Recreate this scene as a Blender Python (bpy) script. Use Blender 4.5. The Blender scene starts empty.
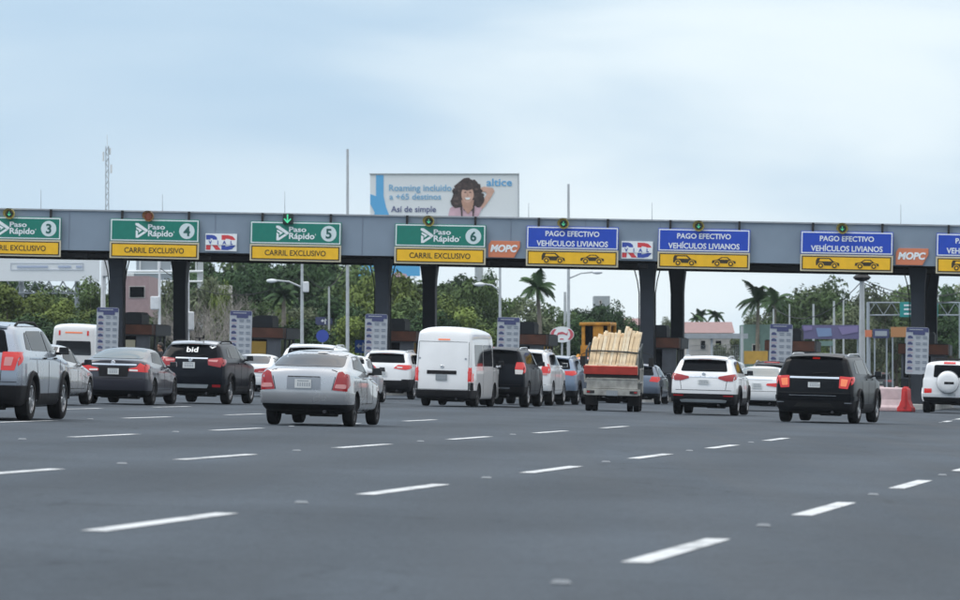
import bpy, bmesh, math, random
from mathutils import Vector, Matrix, Euler
from mathutils.bvhtree import BVHTree
from mathutils.geometry import delaunay_2d_cdt

random.seed(7)
S = bpy.context.scene
COL = S.collection
rad = math.radians

# ------------------------------------------------------------ camera, sky, sun, exposure
F = 4900.0          # focal length in photo pixels (960 wide)
EYE = 370.0         # photo row of the eye level
CAMZ = 1.1
FALL = 0.026        # the road falls to the right
cam = bpy.data.objects.new('camera', bpy.data.cameras.new('camera'))
COL.objects.link(cam)
S.camera = cam
cam.location = (0, 0, CAMZ)
cam.rotation_euler = (rad(90) + math.atan((EYE - 300) / F), 0, 0)
cam.data.sensor_width = 36
cam.data.lens = F / 960 * 36
cam.data.clip_start = 0.5
cam.data.clip_end = 20000
cam.data.dof.use_dof = True
cam.data.dof.focus_distance = 105
cam.data.dof.aperture_fstop = 5.2

W = bpy.data.worlds.new('World')
S.world = W
W.use_nodes = True
SUN_EL, SUN_AZ = rad(56), rad(252)
def world():
    nt = W.node_tree
    nt.nodes.clear()
    N = nt.nodes.new
    L = nt.links.new
    out = N('ShaderNodeOutputWorld'); bg = N('ShaderNodeBackground')
    sky = N('ShaderNodeTexSky'); sky.sky_type = 'NISHITA'; sky.sun_disc = False
    sky.sun_elevation = SUN_EL; sky.sun_rotation = SUN_AZ
    tc = N('ShaderNodeTexCoord'); sep = N('ShaderNodeSeparateXYZ')
    L(tc.outputs['Generated'], sep.inputs[0])
    # cloud deck: soft large patches, stretched along the horizon
    mp = N('ShaderNodeMapping'); mp.inputs['Scale'].default_value = (6, 6, 20); mp.inputs['Location'].default_value = (2.1, 0.4, 1.3)
    L(tc.outputs['Generated'], mp.inputs[0])
    n1 = N('ShaderNodeTexNoise'); n1.inputs['Scale'].default_value = 1.3; n1.inputs['Detail'].default_value = 5; n1.inputs['Roughness'].default_value = .42
    n1.inputs['Distortion'].default_value = .35
    L(mp.outputs[0], n1.inputs['Vector'])
    r1 = N('ShaderNodeValToRGB')
    r1.color_ramp.elements[0].position = .28; r1.color_ramp.elements[0].color = (0, 0, 0, 1)
    r1.color_ramp.elements[1].position = .60; r1.color_ramp.elements[1].color = (1, 1, 1, 1)
    r1.color_ramp.interpolation = 'EASE'
    L(n1.outputs['Fac'], r1.inputs[0])
    cm = N('ShaderNodeMix'); cm.data_type = 'RGBA'
    cm.inputs['A'].default_value = (4.1, 5.6, 7.15, 1)     # blue-grey cloud base
    cm.inputs['B'].default_value = (7.25, 8.15, 8.7, 1)    # bright thin cloud
    # clearer, bluer air to the left and a bright band of thin cloud low over the horizon
    ax = N('ShaderNodeMapRange'); ax.inputs['From Min'].default_value = -.10; ax.inputs['From Max'].default_value = .03; ax.inputs['To Min'].default_value = .25; ax.inputs['To Max'].default_value = 1.0; ax.interpolation_type = 'SMOOTHSTEP'
    L(sep.outputs['X'], ax.inputs['Value'])
    m1 = N('ShaderNodeMath'); m1.operation = 'MULTIPLY'; L(r1.outputs[0], m1.inputs[0]); L(ax.outputs[0], m1.inputs[1])
    az = N('ShaderNodeMapRange'); az.inputs['From Min'].default_value = .012; az.inputs['From Max'].default_value = .045; az.inputs['To Min'].default_value = .75; az.inputs['To Max'].default_value = 0; az.interpolation_type = 'SMOOTHSTEP'
    L(sep.outputs['Z'], az.inputs['Value'])
    m2 = N('ShaderNodeMath'); m2.operation = 'MAXIMUM'; L(m1.outputs[0], m2.inputs[0]); L(az.outputs[0], m2.inputs[1])
    L(m2.outputs[0], cm.inputs['Factor'])
    # overcast brightens towards the zenith
    mr = N('ShaderNodeMapRange'); mr.inputs['From Min'].default_value = .08; mr.inputs['From Max'].default_value = .95
    mr.inputs['To Min'].default_value = 1.0; mr.inputs['To Max'].default_value = 2.0
    L(sep.outputs['Z'], mr.inputs['Value'])
    sc = N('ShaderNodeVectorMath'); sc.operation = 'SCALE'
    L(cm.outputs['Result'], sc.inputs[0]); L(mr.outputs[0], sc.inputs['Scale'])
    # the thick cloud overhead is whiter than the thin blue air near the horizon
    zf = N('ShaderNodeMapRange'); zf.inputs['From Min'].default_value = .08; zf.inputs['From Max'].default_value = .6; L(sep.outputs['Z'], zf.inputs['Value'])
    zt = N('ShaderNodeMix'); zt.data_type = 'RGBA'; zt.inputs['A'].default_value = (1, 1, 1, 1); zt.inputs['B'].default_value = (1.20, 1.02, .92, 1); L(zf.outputs[0], zt.inputs['Factor'])
    zm = N('ShaderNodeVectorMath'); zm.operation = 'MULTIPLY'; L(sc.outputs[0], zm.inputs[0]); L(zt.outputs['Result'], zm.inputs[1]); sc = zm
    mx = N('ShaderNodeMix'); mx.data_type = 'RGBA'; mx.inputs['Factor'].default_value = .9
    L(sky.outputs[0], mx.inputs['A']); L(sc.outputs[0], mx.inputs['B'])
    bg.inputs['Strength'].default_value = .1
    L(mx.outputs['Result'], bg.inputs['Color']); L(bg.outputs[0], out.inputs['Surface'])
world()
sun = bpy.data.objects.new('sun', bpy.data.lights.new('sun', 'SUN'))
COL.objects.link(sun)
sun.data.energy = 1.5; sun.data.angle = rad(30); sun.data.color = (1, .95, .88)
# light travels away from the sun direction (azimuth measured like the sky's rotation, clockwise from +Y)
sd = Vector((math.sin(SUN_AZ) * math.cos(SUN_EL), math.cos(SUN_AZ) * math.cos(SUN_EL), math.sin(SUN_EL)))
sun.rotation_euler = (-sd).to_track_quat('-Z', 'Y').to_euler()
vs = S.view_settings
S.display_settings.display_device = 'sRGB'
vs.view_transform = 'Standard'; vs.look = 'None'; vs.exposure = 0.32; vs.gamma = 1; vs.use_curve_mapping = False
S.render.engine = 'CYCLES'
S.cycles.max_bounces = 6; S.cycles.use_denoising = True
try: S.cycles.denoiser = 'OPENIMAGEDENOISE'
except Exception: pass

# ------------------------------------------------------------ helpers
def gz(x): return -FALL * x
def at(px, py, k): return Vector(((px - 480) / k, F / k, CAMZ + (EYE - py) / k))
def foot(px, k):
    x = (px - 480) / k
    return Vector((x, F / k, gz(x)))

def tag(o, label=None, cat=None, group=None, kind=None):
    if label: o['label'] = label
    if cat: o['category'] = cat
    if group: o['group'] = group
    if kind: o['kind'] = kind
    return o
def empty(name, loc=(0, 0, 0), rot=(0, 0, 0), **k):
    o = bpy.data.objects.new(name, None); COL.objects.link(o)
    o.empty_display_size = .3
    o.location = loc; o.rotation_euler = rot
    return tag(o, **k)

class MB:
    def __init__(s): s.v = []; s.f = []; s.m = []
    def add(s, v, f, m=0):
        b = len(s.v); s.v += [Vector(p) for p in v]
        for q in f: s.f.append([b + i for i in q]); s.m.append(m)
        return s
    def box(s, c, d, m=0, rot=None, taper=1.0):
        x, y, z = d[0] / 2, d[1] / 2, d[2] / 2; c = Vector(c)
        vs_ = [Vector((sx * x * (taper if sz > 0 else 1), sy * y * (taper if sz > 0 else 1), sz * z)) for sz in (-1, 1) for sy in (-1, 1) for sx in (-1, 1)]
        if rot is not None:
            R = Euler(rot).to_matrix(); vs_ = [R @ p for p in vs_]
        return s.add([p + c for p in vs_], [(0, 2, 3, 1), (4, 5, 7, 6), (0, 1, 5, 4), (2, 6, 7, 3), (0, 4, 6, 2), (1, 3, 7, 5)], m)
    def tube(s, pts, r, n=8, m=0, caps=True):
        pts = [Vector(p) for p in pts]; rs = r if isinstance(r, (list, tuple)) else [r] * len(pts)
        vv = []; ff = []
        up = None
        for i, p in enumerate(pts):
            t = (pts[min(i + 1, len(pts) - 1)] - pts[max(i - 1, 0)]).normalized()
            if up is None:
                up = Vector((0, 0, 1)) if abs(t.z) < .9 else Vector((1, 0, 0))
            a = t.cross(up).normalized(); b = a.cross(t).normalized(); up = b
            for j in range(n):
                w = 2 * math.pi * j / n
                vv.append(p + (a * math.cos(w) + b * math.sin(w)) * rs[i])
        for i in range(len(pts) - 1):
            for j in range(n):
                ff.append((i * n + j, i * n + (j + 1) % n, (i + 1) * n + (j + 1) % n, (i + 1) * n + j))
        if caps:
            ff.append(tuple(range(n))[::-1]); ff.append(tuple(range((len(pts) - 1) * n, len(pts) * n)))
        return s.add(vv, ff, m)
    def lathe(s, prof, n=24, m=0, axis='Z', c=(0, 0, 0)):
        vv = []; ff = []; c = Vector(c)
        for (r, h) in prof:
            for j in range(n):
                w = 2 * math.pi * j / n; a, b = r * math.cos(w), r * math.sin(w)
                vv.append(c + Vector({'Z': (a, b, h), 'X': (h, a, b), 'Y': (a, h, b)}[axis]))
        for i in range(len(prof) - 1):
            for j in range(n):
                ff.append((i * n + j, i * n + (j + 1) % n, (i + 1) * n + (j + 1) % n, (i + 1) * n + j))
        return s.add(vv, ff, m)
    def prism(s, poly, d0, d1, m=0, axis='Y', bend=None):
        n = len(poly)
        def P(a, b, d): return {'Y': (a, d, b), 'X': (d, a, b), 'Z': (a, b, d)}[axis]
        vv = [P(a, b, d0) for a, b in poly] + [P(a, b, d1) for a, b in poly]
        ff = [tuple(range(n)), tuple(range(n, 2 * n))[::-1]]
        ff += [(i, (i + 1) % n, n + (i + 1) % n, n + i) for i in range(n)]
        return s.add(vv, ff, m)
    def build(s, name, mats, parent=None, smooth=None, bevel=0, seg=2, loc=None):
        me = bpy.data.meshes.new(name)
        me.from_pydata(s.v, [], s.f)
        mats = mats if isinstance(mats, (list, tuple)) else [mats]
        for m in mats: me.materials.append(m)
        me.polygons.foreach_set('material_index', s.m)
        bm = bmesh.new(); bm.from_mesh(me)
        bmesh.ops.recalc_face_normals(bm, faces=bm.faces)
        if bevel:
            es = [e for e in bm.edges if len(e.link_faces) == 2 and e.calc_face_angle(0) > .6]
            bmesh.ops.bevel(bm, geom=es, offset=bevel, segments=seg, affect='EDGES', profile=.5, clamp_overlap=True)
        bm.to_mesh(me); bm.free()
        if smooth is not None:
            me.polygons.foreach_set('use_smooth', [True] * len(me.polygons))
            me.set_sharp_from_angle(angle=rad(smooth))
        o = bpy.data.objects.new(name, me); COL.objects.link(o)
        if parent: o.parent = parent
        if loc is not None: o.location = loc
        return o

def evaluated_mesh(o):
    dg = bpy.context.evaluated_depsgraph_get(); dg.update()
    return bpy.data.meshes.new_from_object(o.evaluated_get(dg), depsgraph=dg)
def children(o): return [c for c in bpy.data.objects if c.parent == o]
def copy_tree(o, parent=None):
    c = o.copy(); COL.objects.link(c)
    if parent: c.parent = parent
    for ch in list(o.children): copy_tree(ch, c)
    return c

# ------------------------------------------------------------ materials
def mat(name, col, rough=.6, metal=0, coat=0, emit=None, es=0, spec=None, trans=0, noise=0, nscale=4, bump=0, bscale=60, ior=None):
    m = bpy.data.materials.new(name); m.use_nodes = True
    nt = m.node_tree; b = nt.nodes['Principled BSDF']
    c = (*col, 1)
    b.inputs['Base Color'].default_value = c; b.inputs['Roughness'].default_value = rough; b.inputs['Metallic'].default_value = metal
    if coat: b.inputs['Coat Weight'].default_value = coat; b.inputs['Coat Roughness'].default_value = .04
    if emit: b.inputs['Emission Color'].default_value = (*emit, 1); b.inputs['Emission Strength'].default_value = es
    if ior: b.inputs['IOR'].default_value = ior
    if spec is not None: b.inputs['Specular IOR Level'].default_value = spec
    if trans: b.inputs['Transmission Weight'].default_value = trans
    if noise or bump:
        tc = nt.nodes.new('ShaderNodeTexCoord')
    if noise:
        n = nt.nodes.new('ShaderNodeTexNoise'); n.inputs['Scale'].default_value = nscale; n.inputs['Detail'].default_value = 6
        nt.links.new(tc.outputs['Object'], n.inputs['Vector'])
        mx = nt.nodes.new('ShaderNodeMix'); mx.data_type = 'RGBA'
        mx.inputs['A'].default_value = (*[max(0, x * (1 - noise)) for x in col], 1); mx.inputs['B'].default_value = (*[min(1, x * (1 + noise)) for x in col], 1)
        cr = nt.nodes.new('ShaderNodeMapRange'); cr.inputs['From Min'].default_value = .3; cr.inputs['From Max'].default_value = .7
        nt.links.new(n.outputs['Fac'], cr.inputs['Value']); nt.links.new(cr.outputs[0], mx.inputs['Factor'])
        nt.links.new(mx.outputs['Result'], b.inputs['Base Color'])
        rr = nt.nodes.new('ShaderNodeMapRange'); rr.inputs['To Min'].default_value = max(.02, rough * .8); rr.inputs['To Max'].default_value = min(1, rough * 1.25)
        nt.links.new(n.outputs['Fac'], rr.inputs['Value']); nt.links.new(rr.outputs[0], b.inputs['Roughness'])
    if bump:
        n2 = nt.nodes.new('ShaderNodeTexNoise'); n2.inputs['Scale'].default_value = bscale; n2.inputs['Detail'].default_value = 4
        nt.links.new(tc.outputs['Object'], n2.inputs['Vector'])
        bp = nt.nodes.new('ShaderNodeBump'); bp.inputs['Strength'].default_value = bump; bp.inputs['Distance'].default_value = .02
        nt.links.new(n2.outputs['Fac'], bp.inputs['Height']); nt.links.new(bp.outputs[0], b.inputs['Normal'])
    return m
def paint(name, col, metal=0.0, rough=.32, dirt=.06): return mat(name, col, rough, metal, coat=.8 if max(col) > .03 else .16, spec=.5 if max(col) > .03 else .08, noise=dirt, nscale=1.3)
def leafmat(name, col, var=.36):
    m = mat(name, col, .75, noise=0); nt = m.node_tree; b = nt.nodes['Principled BSDF']
    b.inputs['Specular IOR Level'].default_value = .15
    tc = nt.nodes.new('ShaderNodeTexCoord'); n = nt.nodes.new('ShaderNodeTexNoise'); n.inputs['Scale'].default_value = .55; n.inputs['Detail'].default_value = 5
    oi = nt.nodes.new('ShaderNodeObjectInfo')
    ad = nt.nodes.new('ShaderNodeVectorMath'); ad.operation = 'ADD'
    mu = nt.nodes.new('ShaderNodeVectorMath'); mu.operation = 'SCALE'; mu.inputs['Scale'].default_value = 1
    nt.links.new(tc.outputs['Object'], ad.inputs[0]); nt.links.new(oi.outputs['Location'], ad.inputs[1]); nt.links.new(ad.outputs[0], n.inputs['Vector'])
    mx = nt.nodes.new('ShaderNodeMix'); mx.data_type = 'RGBA'
    mx.inputs['A'].default_value = (*[x * (1 - var) for x in col], 1); mx.inputs['B'].default_value = (col[0] * (1 + var * 1.25), col[1] * (1 + var), col[2] * (1 + var * .5), 1)
    mr = nt.nodes.new('ShaderNodeMapRange'); mr.inputs['From Min'].default_value = .35; mr.inputs['From Max'].default_value = .68
    nt.links.new(n.outputs['Fac'], mr.inputs['Value']); nt.links.new(mr.outputs[0], mx.inputs['Factor'])
    hs = nt.nodes.new('ShaderNodeHueSaturation')
    r2 = nt.nodes.new('ShaderNodeMapRange'); r2.inputs['To Min'].default_value = .75; r2.inputs['To Max'].default_value = 1.3
    nt.links.new(oi.outputs['Random'], r2.inputs['Value']); nt.links.new(r2.outputs[0], hs.inputs['Value'])
    nt.links.new(mx.outputs['Result'], hs.inputs['Color']); nt.links.new(hs.outputs[0], b.inputs['Base Color'])
    return m

M = {}
M['glass'] = mat('tinted_glass', (.004, .005, .007), .05, ior=1.17)
M['glass_sky'] = mat('glass_painted_sky_sheen', (.07, .095, .10), .05, spec=1.0)  # paler base colour paints in part of the sky's reflection
M['glass_light'] = mat('clear_glass', (.022, .025, .03), .06, ior=1.38)
M['rubber'] = mat('tyre_rubber', (.013, .013, .014), .85, noise=.3, nscale=9, spec=.2)
M['alloy'] = mat('alloy_rim', (.5, .51, .53), .3, .8)
M['alloy_dark'] = mat('dark_wheel', (.05, .05, .055), .5, .3)
M['plastic'] = mat('black_plastic', (.012, .012, .014), .65, noise=.25, nscale=7, spec=.2)
M['under'] = mat('underbody', (.012, .012, .012), .9)
M['chrome'] = mat('chrome_trim', (.75, .76, .78), .15, 1)
M['tail_off'] = mat('tail_light_red', (.26, .008, .012), .2, coat=.5, emit=(1, .03, .03), es=.04)
M['tail_on'] = mat('brake_light_red', (.36, .010, .010), .2, coat=.5, emit=(1, .05, .04), es=.20)
M['tail_hot'] = mat('brake_light_hot', (.6, .15, .06), .2, coat=.5, emit=(1, .26, .10), es=.3)
M['lens_white'] = mat('clear_lens', (.75, .72, .70), .15, coat=.5)
M['lens_pink'] = mat('pale_red_lens', (.6, .25, .24), .15, coat=.5)
M['plate'] = mat('number_plate', (.6, .62, .62), .4)
M['plate_dark'] = mat('plate_marks', (.30, .33, .36), .5)
M['plate_grey'] = mat('grey_plate', (.25, .28, .3), .4)
M['white_vinyl'] = mat('white_vinyl', (.8, .8, .8), .5)
M['seam'] = mat('panel_gap', (.015, .015, .016), .8)
M['paint_silver'] = paint('silver_paint', (.49, .49, .50), .7, .26)
M['paint_silver_shade'] = paint('recess_shaded_silver', (.27, .28, .30), .7, .35)  # darker copy of the silver, the recess's shade put into the colour
M['paint_silverblue'] = paint('silver_blue_paint', (.32, .355, .41), .7, .28)
M['paint_white'] = paint('white_paint', (.76, .77, .78))
M['paint_white2'] = paint('warm_white_paint', (.62, .64, .66))
M['paint_black'] = paint('black_paint', (.005, .006, .008))
M['paint_black2'] = paint('blue_black_paint', (.008, .010, .015), .1)
M['paint_purple'] = paint('purple_grey_paint', (.034, .034, .047), .3)
M['paint_bluegrey'] = paint('blue_grey_paint', (.17, .23, .32), .5)
M['paint_steel'] = paint('steel_blue_paint', (.12, .15, .20), .5)
M['paint_darkgrey'] = paint('dark_grey_paint', (.03, .033, .038), .3)
M['paint_maroon'] = paint('maroon_paint', (.06, .012, .016), .2)
M['asphalt_patch'] = None
M['grey_metal'] = mat('grey_metal', (.34, .37, .40), .5, .3, noise=.1)
M['galv'] = mat('galvanised_pole', (.46, .49, .51), .5, .35, noise=.15, nscale=2)
M['white_metal'] = mat('white_metal', (.66, .69, .72), .5, noise=.08)
M['concrete'] = mat('concrete', (.34, .34, .33), .85, noise=.25, nscale=1.5, bump=.2)
M['fascia'] = mat('fascia_panels', (.205, .262, .33), .5, noise=.10, nscale=.6)
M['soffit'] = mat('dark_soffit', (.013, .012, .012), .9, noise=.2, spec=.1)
M['column'] = mat('dark_column', (.028, .035, .048), .65, noise=.25, nscale=1.2)
M['dark'] = mat('near_black', (.012, .012, .013), .7)
M['booth'] = mat('booth_cladding', (.03, .032, .038), .6, noise=.2)
M['booth_grey'] = mat('booth_grey_panel', (.12, .13, .15), .6, noise=.15)
M['brown'] = mat('brown_fascia', (.14, .050, .028), .6, noise=.25, nscale=2)
M['green_sign'] = mat('green_sheeting', (.003, .185, .135), .4, noise=.05)
M['blue_sign'] = mat('blue_sheeting', (.010, .06, .46), .4, noise=.05)
M['yellow_sign'] = mat('yellow_sheeting', (.84, .48, .010), .45, noise=.06)
M['cream'] = mat('sign_edge', (.60, .55, .40), .5)
M['sign_white'] = mat('white_sheeting', (.78, .82, .84), .45)
M['sign_black'] = mat('black_lettering', (.03, .022, .008), .5)
M['green_dark'] = mat('green_lettering', (.01, .10, .085), .5)
M['disc'] = mat('number_disc', (.62, .72, .74), .5)
M['sig_yellow'] = mat('signal_housing', (.60, .48, .10), .5)
M['sig_face'] = mat('signal_face', (.012, .02, .018), .35)
M['sig_green'] = mat('signal_green', (.05, .5, .25), .4, emit=(.15, 1, .5), es=.3)
M['sig_red'] = mat('signal_red', (.10, .03, .015), .4, emit=(1, .2, .05), es=.06)
M['sig_orange'] = mat('signal_orange', (.45, .24, .08), .5)
M['logo_blue'] = mat('logo_blue', (.035, .07, .36), .5)
M['logo_red'] = mat('logo_red', (.62, .05, .06), .5)
M['logo_orange'] = mat('logo_orange', (.62, .20, .10), .5)
M['price_panel'] = mat('price_panel', (.36, .39, .43), .5, noise=.05)
M['price_blue'] = mat('price_header', (.05, .06, .15), .5)
M['price_text'] = mat('price_text', (.17, .20, .25), .5)
M['price_pink'] = mat('price_pink', (.45, .28, .32), .5)
M['wood'] = mat('raw_pine', (.76, .58, .37), .8, noise=.30, nscale=5)
M['wood2'] = mat('raw_pine_pale', (.82, .68, .49), .8, noise=.25, nscale=6)
M['red_paint'] = mat('red_truck_paint', (.48, .05, .035), .5, noise=.15)
M['truck_white'] = mat('worn_truck_white', (.29, .29, .27), .7, noise=.4, nscale=4)
M['strap'] = mat('dark_strap', (.03, .04, .045), .8)
M['barrier_white'] = mat('barrier_white', (.58, .48, .49), .6, noise=.15)
M['barrier_red'] = mat('barrier_red', (.55, .03, .03), .55, noise=.12)
M['trunk'] = mat('bark', (.10, .08, .06), .9, noise=.3, nscale=2)
M['palm_bark'] = mat('palm_bark', (.19, .17, .14), .9, noise=.3, nscale=2)
M['twig'] = mat('grey_twigs', (.25, .23, .21), .9, noise=.3)
M['leaf_a'] = leafmat('leaf_dark', (.034, .070, .030))
M['leaf_b'] = leafmat('leaf_mid', (.075, .122, .05))
M['leaf_c'] = leafmat('leaf_yellow_green', (.11, .155, .045))
M['leaf_d'] = leafmat('leaf_grey_green', (.105, .135, .085))  # paled for the right-hand trees, distance haze put into the leaf colour
M['frond'] = leafmat('palm_frond', (.045, .085, .04), .3)
M['pink_wall'] = mat('pink_wall', (.34, .25, .26), .8, noise=.1)
M['pale_wall'] = mat('pale_wall', (.45, .43, .42), .8, noise=.12)
M['roof_red'] = mat('red_roof', (.27, .17, .165), .7, noise=.15)  # red lightened and dulled, distance haze put into the roof colour
M['teal'] = mat('teal_wall', (.13, .21, .19), .7, noise=.12)  # muted green with the distance haze mixed into its colour
M['purple'] = mat('purple_board', (.12, .11, .22), .6)  # purple greyed down, haze of distance included in the colour
M['orange_board'] = mat('orange_board', (.42, .20, .08), .6)
M['yellow_board'] = mat('ochre_board', (.46, .28, .05), .6, noise=.1)
M['machine'] = mat('machine_yellow', (.44, .20, .02), .6, noise=.35, nscale=3)
M['bill_white'] = mat('billboard_white', (.72, .76, .79), .5)
M['bill_grey'] = mat('billboard_grey', (.30, .34, .38), .6)
M['bill_blue'] = mat('billboard_blue', (.10, .40, .72), .5)
M['bill_text'] = mat('billboard_text_blue', (.20, .45, .68), .5)
M['bill_navy'] = mat('billboard_text_navy', (.10, .12, .26), .5)
M['hwy_blue'] = mat('blue_road_sign', (.03, .12, .50), .5)
M['hwy_green'] = mat('green_road_sign', (.01, .25, .24), .5)
M['skin'] = mat('skin', (.20, .10, .065), .55)
M['skin_pic'] = mat('picture_skin', (.60, .37, .29), .6, noise=.12, nscale=2)
M['skin_pic2'] = mat('picture_skin_shade', (.47, .27, .20), .6, noise=.15, nscale=2)
M['hair_pic'] = mat('picture_hair', (.05, .032, .03), .7, noise=.7, nscale=5)
M['hair_pic2'] = mat('picture_hair_light', (.09, .06, .055), .7, noise=.6, nscale=6)
M['top_pic'] = mat('picture_pink_top', (.60, .40, .47), .6, noise=.12, nscale=1.5)
M['hair'] = mat('black_hair', (.01, .009, .008), .6)
M['cloth_dark'] = mat('dark_cloth', (.02, .02, .025), .9)
M['cloth_blue'] = mat('denim', (.05, .07, .12), .9)
M['cloth_red'] = mat('dull_red_cloth', (.12, .03, .035), .9)

def road_material():
    m = bpy.data.materials.new('asphalt'); m.use_nodes = True; nt = m.node_tree; b = nt.nodes['Principled BSDF']
    N = nt.nodes.new; L = nt.links.new
    tc = N('ShaderNodeTexCoord')
    def noise(scale, vec, det=5, mapscale=None):
        n = N('ShaderNodeTexNoise'); n.inputs['Scale'].default_value = scale; n.inputs['Detail'].default_value = det
        if mapscale:
            mp = N('ShaderNodeMapping'); mp.inputs['Scale'].default_value = mapscale; mp.inputs['Rotation'].default_value = (0, 0, .129)
            L(tc.outputs['Object'], mp.inputs[0]); L(mp.outputs[0], n.inputs['Vector'])
        else: L(tc.outputs['Object'], n.inputs['Vector'])
        return n
    big = noise(.12, None, 4); streak = noise(1, None, 5, (1.1, .02, 1)); grain = noise(38, None, 3); blot = noise(.9, None, 6, (1, .25, 1))
    base = (.054, .0665, .081)
    def mul(col_in, n, lo, hi, a=.3, c=.7):
        r = N('ShaderNodeMapRange'); r.inputs['From Min'].default_value = a; r.inputs['From Max'].default_value = c; r.inputs['To Min'].default_value = lo; r.inputs['To Max'].default_value = hi
        L(n.outputs['Fac'], r.inputs['Value'])
        v = N('ShaderNodeVectorMath'); v.operation = 'SCALE'; L(col_in, v.inputs[0]); L(r.outputs[0], v.inputs['Scale']); return v.outputs[0]
    rgb = N('ShaderNodeRGB'); rgb.outputs[0].default_value = (*base, 1)
    c = mul(rgb.outputs[0], big, .84, 1.14); c = mul(c, streak, .80, 1.18); c = mul(c, grain, .66, 1.34); c = mul(c, noise(11, None, 4), .86, 1.14); c = mul(c, blot, .93, 1.07)
    # oil-darkened strip along the middle of each lane
    mp = N('ShaderNodeMapping'); mp.inputs['Rotation'].default_value = (0, 0, .136); L(tc.outputs['Object'], mp.inputs[0])
    wv = N('ShaderNodeTexWave'); wv.wave_type = 'BANDS'; wv.bands_direction = 'X'; wv.inputs['Scale'].default_value = 6.2832 / 20 / 3.97; wv.inputs['Distortion'].default_value = 1.2; wv.inputs['Detail'].default_value = 3; wv.inputs['Detail Scale'].default_value = .5; wv.inputs['Phase Offset'].default_value = 2.2
    L(mp.outputs[0], wv.inputs['Vector']); c = mul(c, wv, .88, 1.06, 0, 1)
    # fine cracks that open and close, and scattered dark drips
    vo = N('ShaderNodeTexVoronoi'); vo.feature = 'DISTANCE_TO_EDGE'; vo.inputs['Scale'].default_value = .11
    wb = noise(.8, None, 6); wm = N('ShaderNodeVectorMath'); wm.operation = 'SCALE'; wm.inputs['Scale'].default_value = 1.6; L(wb.outputs['Color'], wm.inputs[0])
    wa = N('ShaderNodeVectorMath'); wa.operation = 'ADD'; L(tc.outputs['Object'], wa.inputs[0]); L(wm.outputs[0], wa.inputs[1]); L(wa.outputs[0], vo.inputs['Vector'])
    cr = N('ShaderNodeMapRange'); cr.inputs['From Min'].default_value = .0; cr.inputs['From Max'].default_value = .006; cr.inputs['To Min'].default_value = .70; cr.inputs['To Max'].default_value = 1; L(vo.outputs['Distance'], cr.inputs['Value'])
    cv = N('ShaderNodeVectorMath'); cv.operation = 'SCALE'; L(c, cv.inputs[0]); L(cr.outputs[0], cv.inputs['Scale']); c = cv.outputs[0]
    spots = noise(2.3, None, 2); c = mul(c, spots, .80, 1.0, .24, .34)
    L(c, b.inputs['Base Color'])
    b.inputs['Roughness'].default_value = .72; b.inputs['Specular IOR Level'].default_value = .12
    r = N('ShaderNodeMapRange'); r.inputs['From Min'].default_value = .3; r.inputs['From Max'].default_value = .7; r.inputs['To Min'].default_value = .62; r.inputs['To Max'].default_value = .82
    L(streak.outputs['Fac'], r.inputs['Value']); L(r.outputs[0], b.inputs['Roughness'])
    bp = N('ShaderNodeBump'); bp.inputs['Strength'].default_value = .35; bp.inputs['Distance'].default_value = .006
    L(grain.outputs['Fac'], bp.inputs['Height']); L(bp.outputs[0], b.inputs['Normal'])
    return m
M['asphalt'] = road_material()
M['earth'] = mat('earth_and_grass', (.075, .085, .045), .95, noise=.35, nscale=.15)
def line_material():
    # worn thermoplastic: the asphalt shows through in flecks and along scuffed stretches
    m = mat('road_paint', (.56, .58, .59), .75, spec=.2); nt = m.node_tree; b = nt.nodes['Principled BSDF']; N = nt.nodes.new; L = nt.links.new
    tc = N('ShaderNodeTexCoord'); n = N('ShaderNodeTexNoise'); n.inputs['Scale'].default_value = 9; n.inputs['Detail'].default_value = 8; n.inputs['Roughness'].default_value = .68; L(tc.outputs['Object'], n.inputs['Vector'])
    n2 = N('ShaderNodeTexNoise'); n2.inputs['Scale'].default_value = 1.1; n2.inputs['Detail'].default_value = 3; L(tc.outputs['Object'], n2.inputs['Vector'])
    a = N('ShaderNodeMath'); a.operation = 'ADD'; L(n.outputs['Fac'], a.inputs[0]); L(n2.outputs['Fac'], a.inputs[1])
    r = N('ShaderNodeMapRange'); r.inputs['From Min'].default_value = .80; r.inputs['From Max'].default_value = .98; r.inputs['To Min'].default_value = .62; r.inputs['To Max'].default_value = 0; L(a.outputs[0], r.inputs['Value'])
    x = N('ShaderNodeMix'); x.data_type = 'RGBA'; x.inputs['A'].default_value = (.56, .58, .59, 1); x.inputs['B'].default_value = (.09, .10, .11, 1); L(r.outputs[0], x.inputs['Factor']); L(x.outputs['Result'], b.inputs['Base Color'])
    return m
M['line'] = line_material()
M['stud'] = mat('road_stud', (.20, .22, .24), .6)

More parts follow.
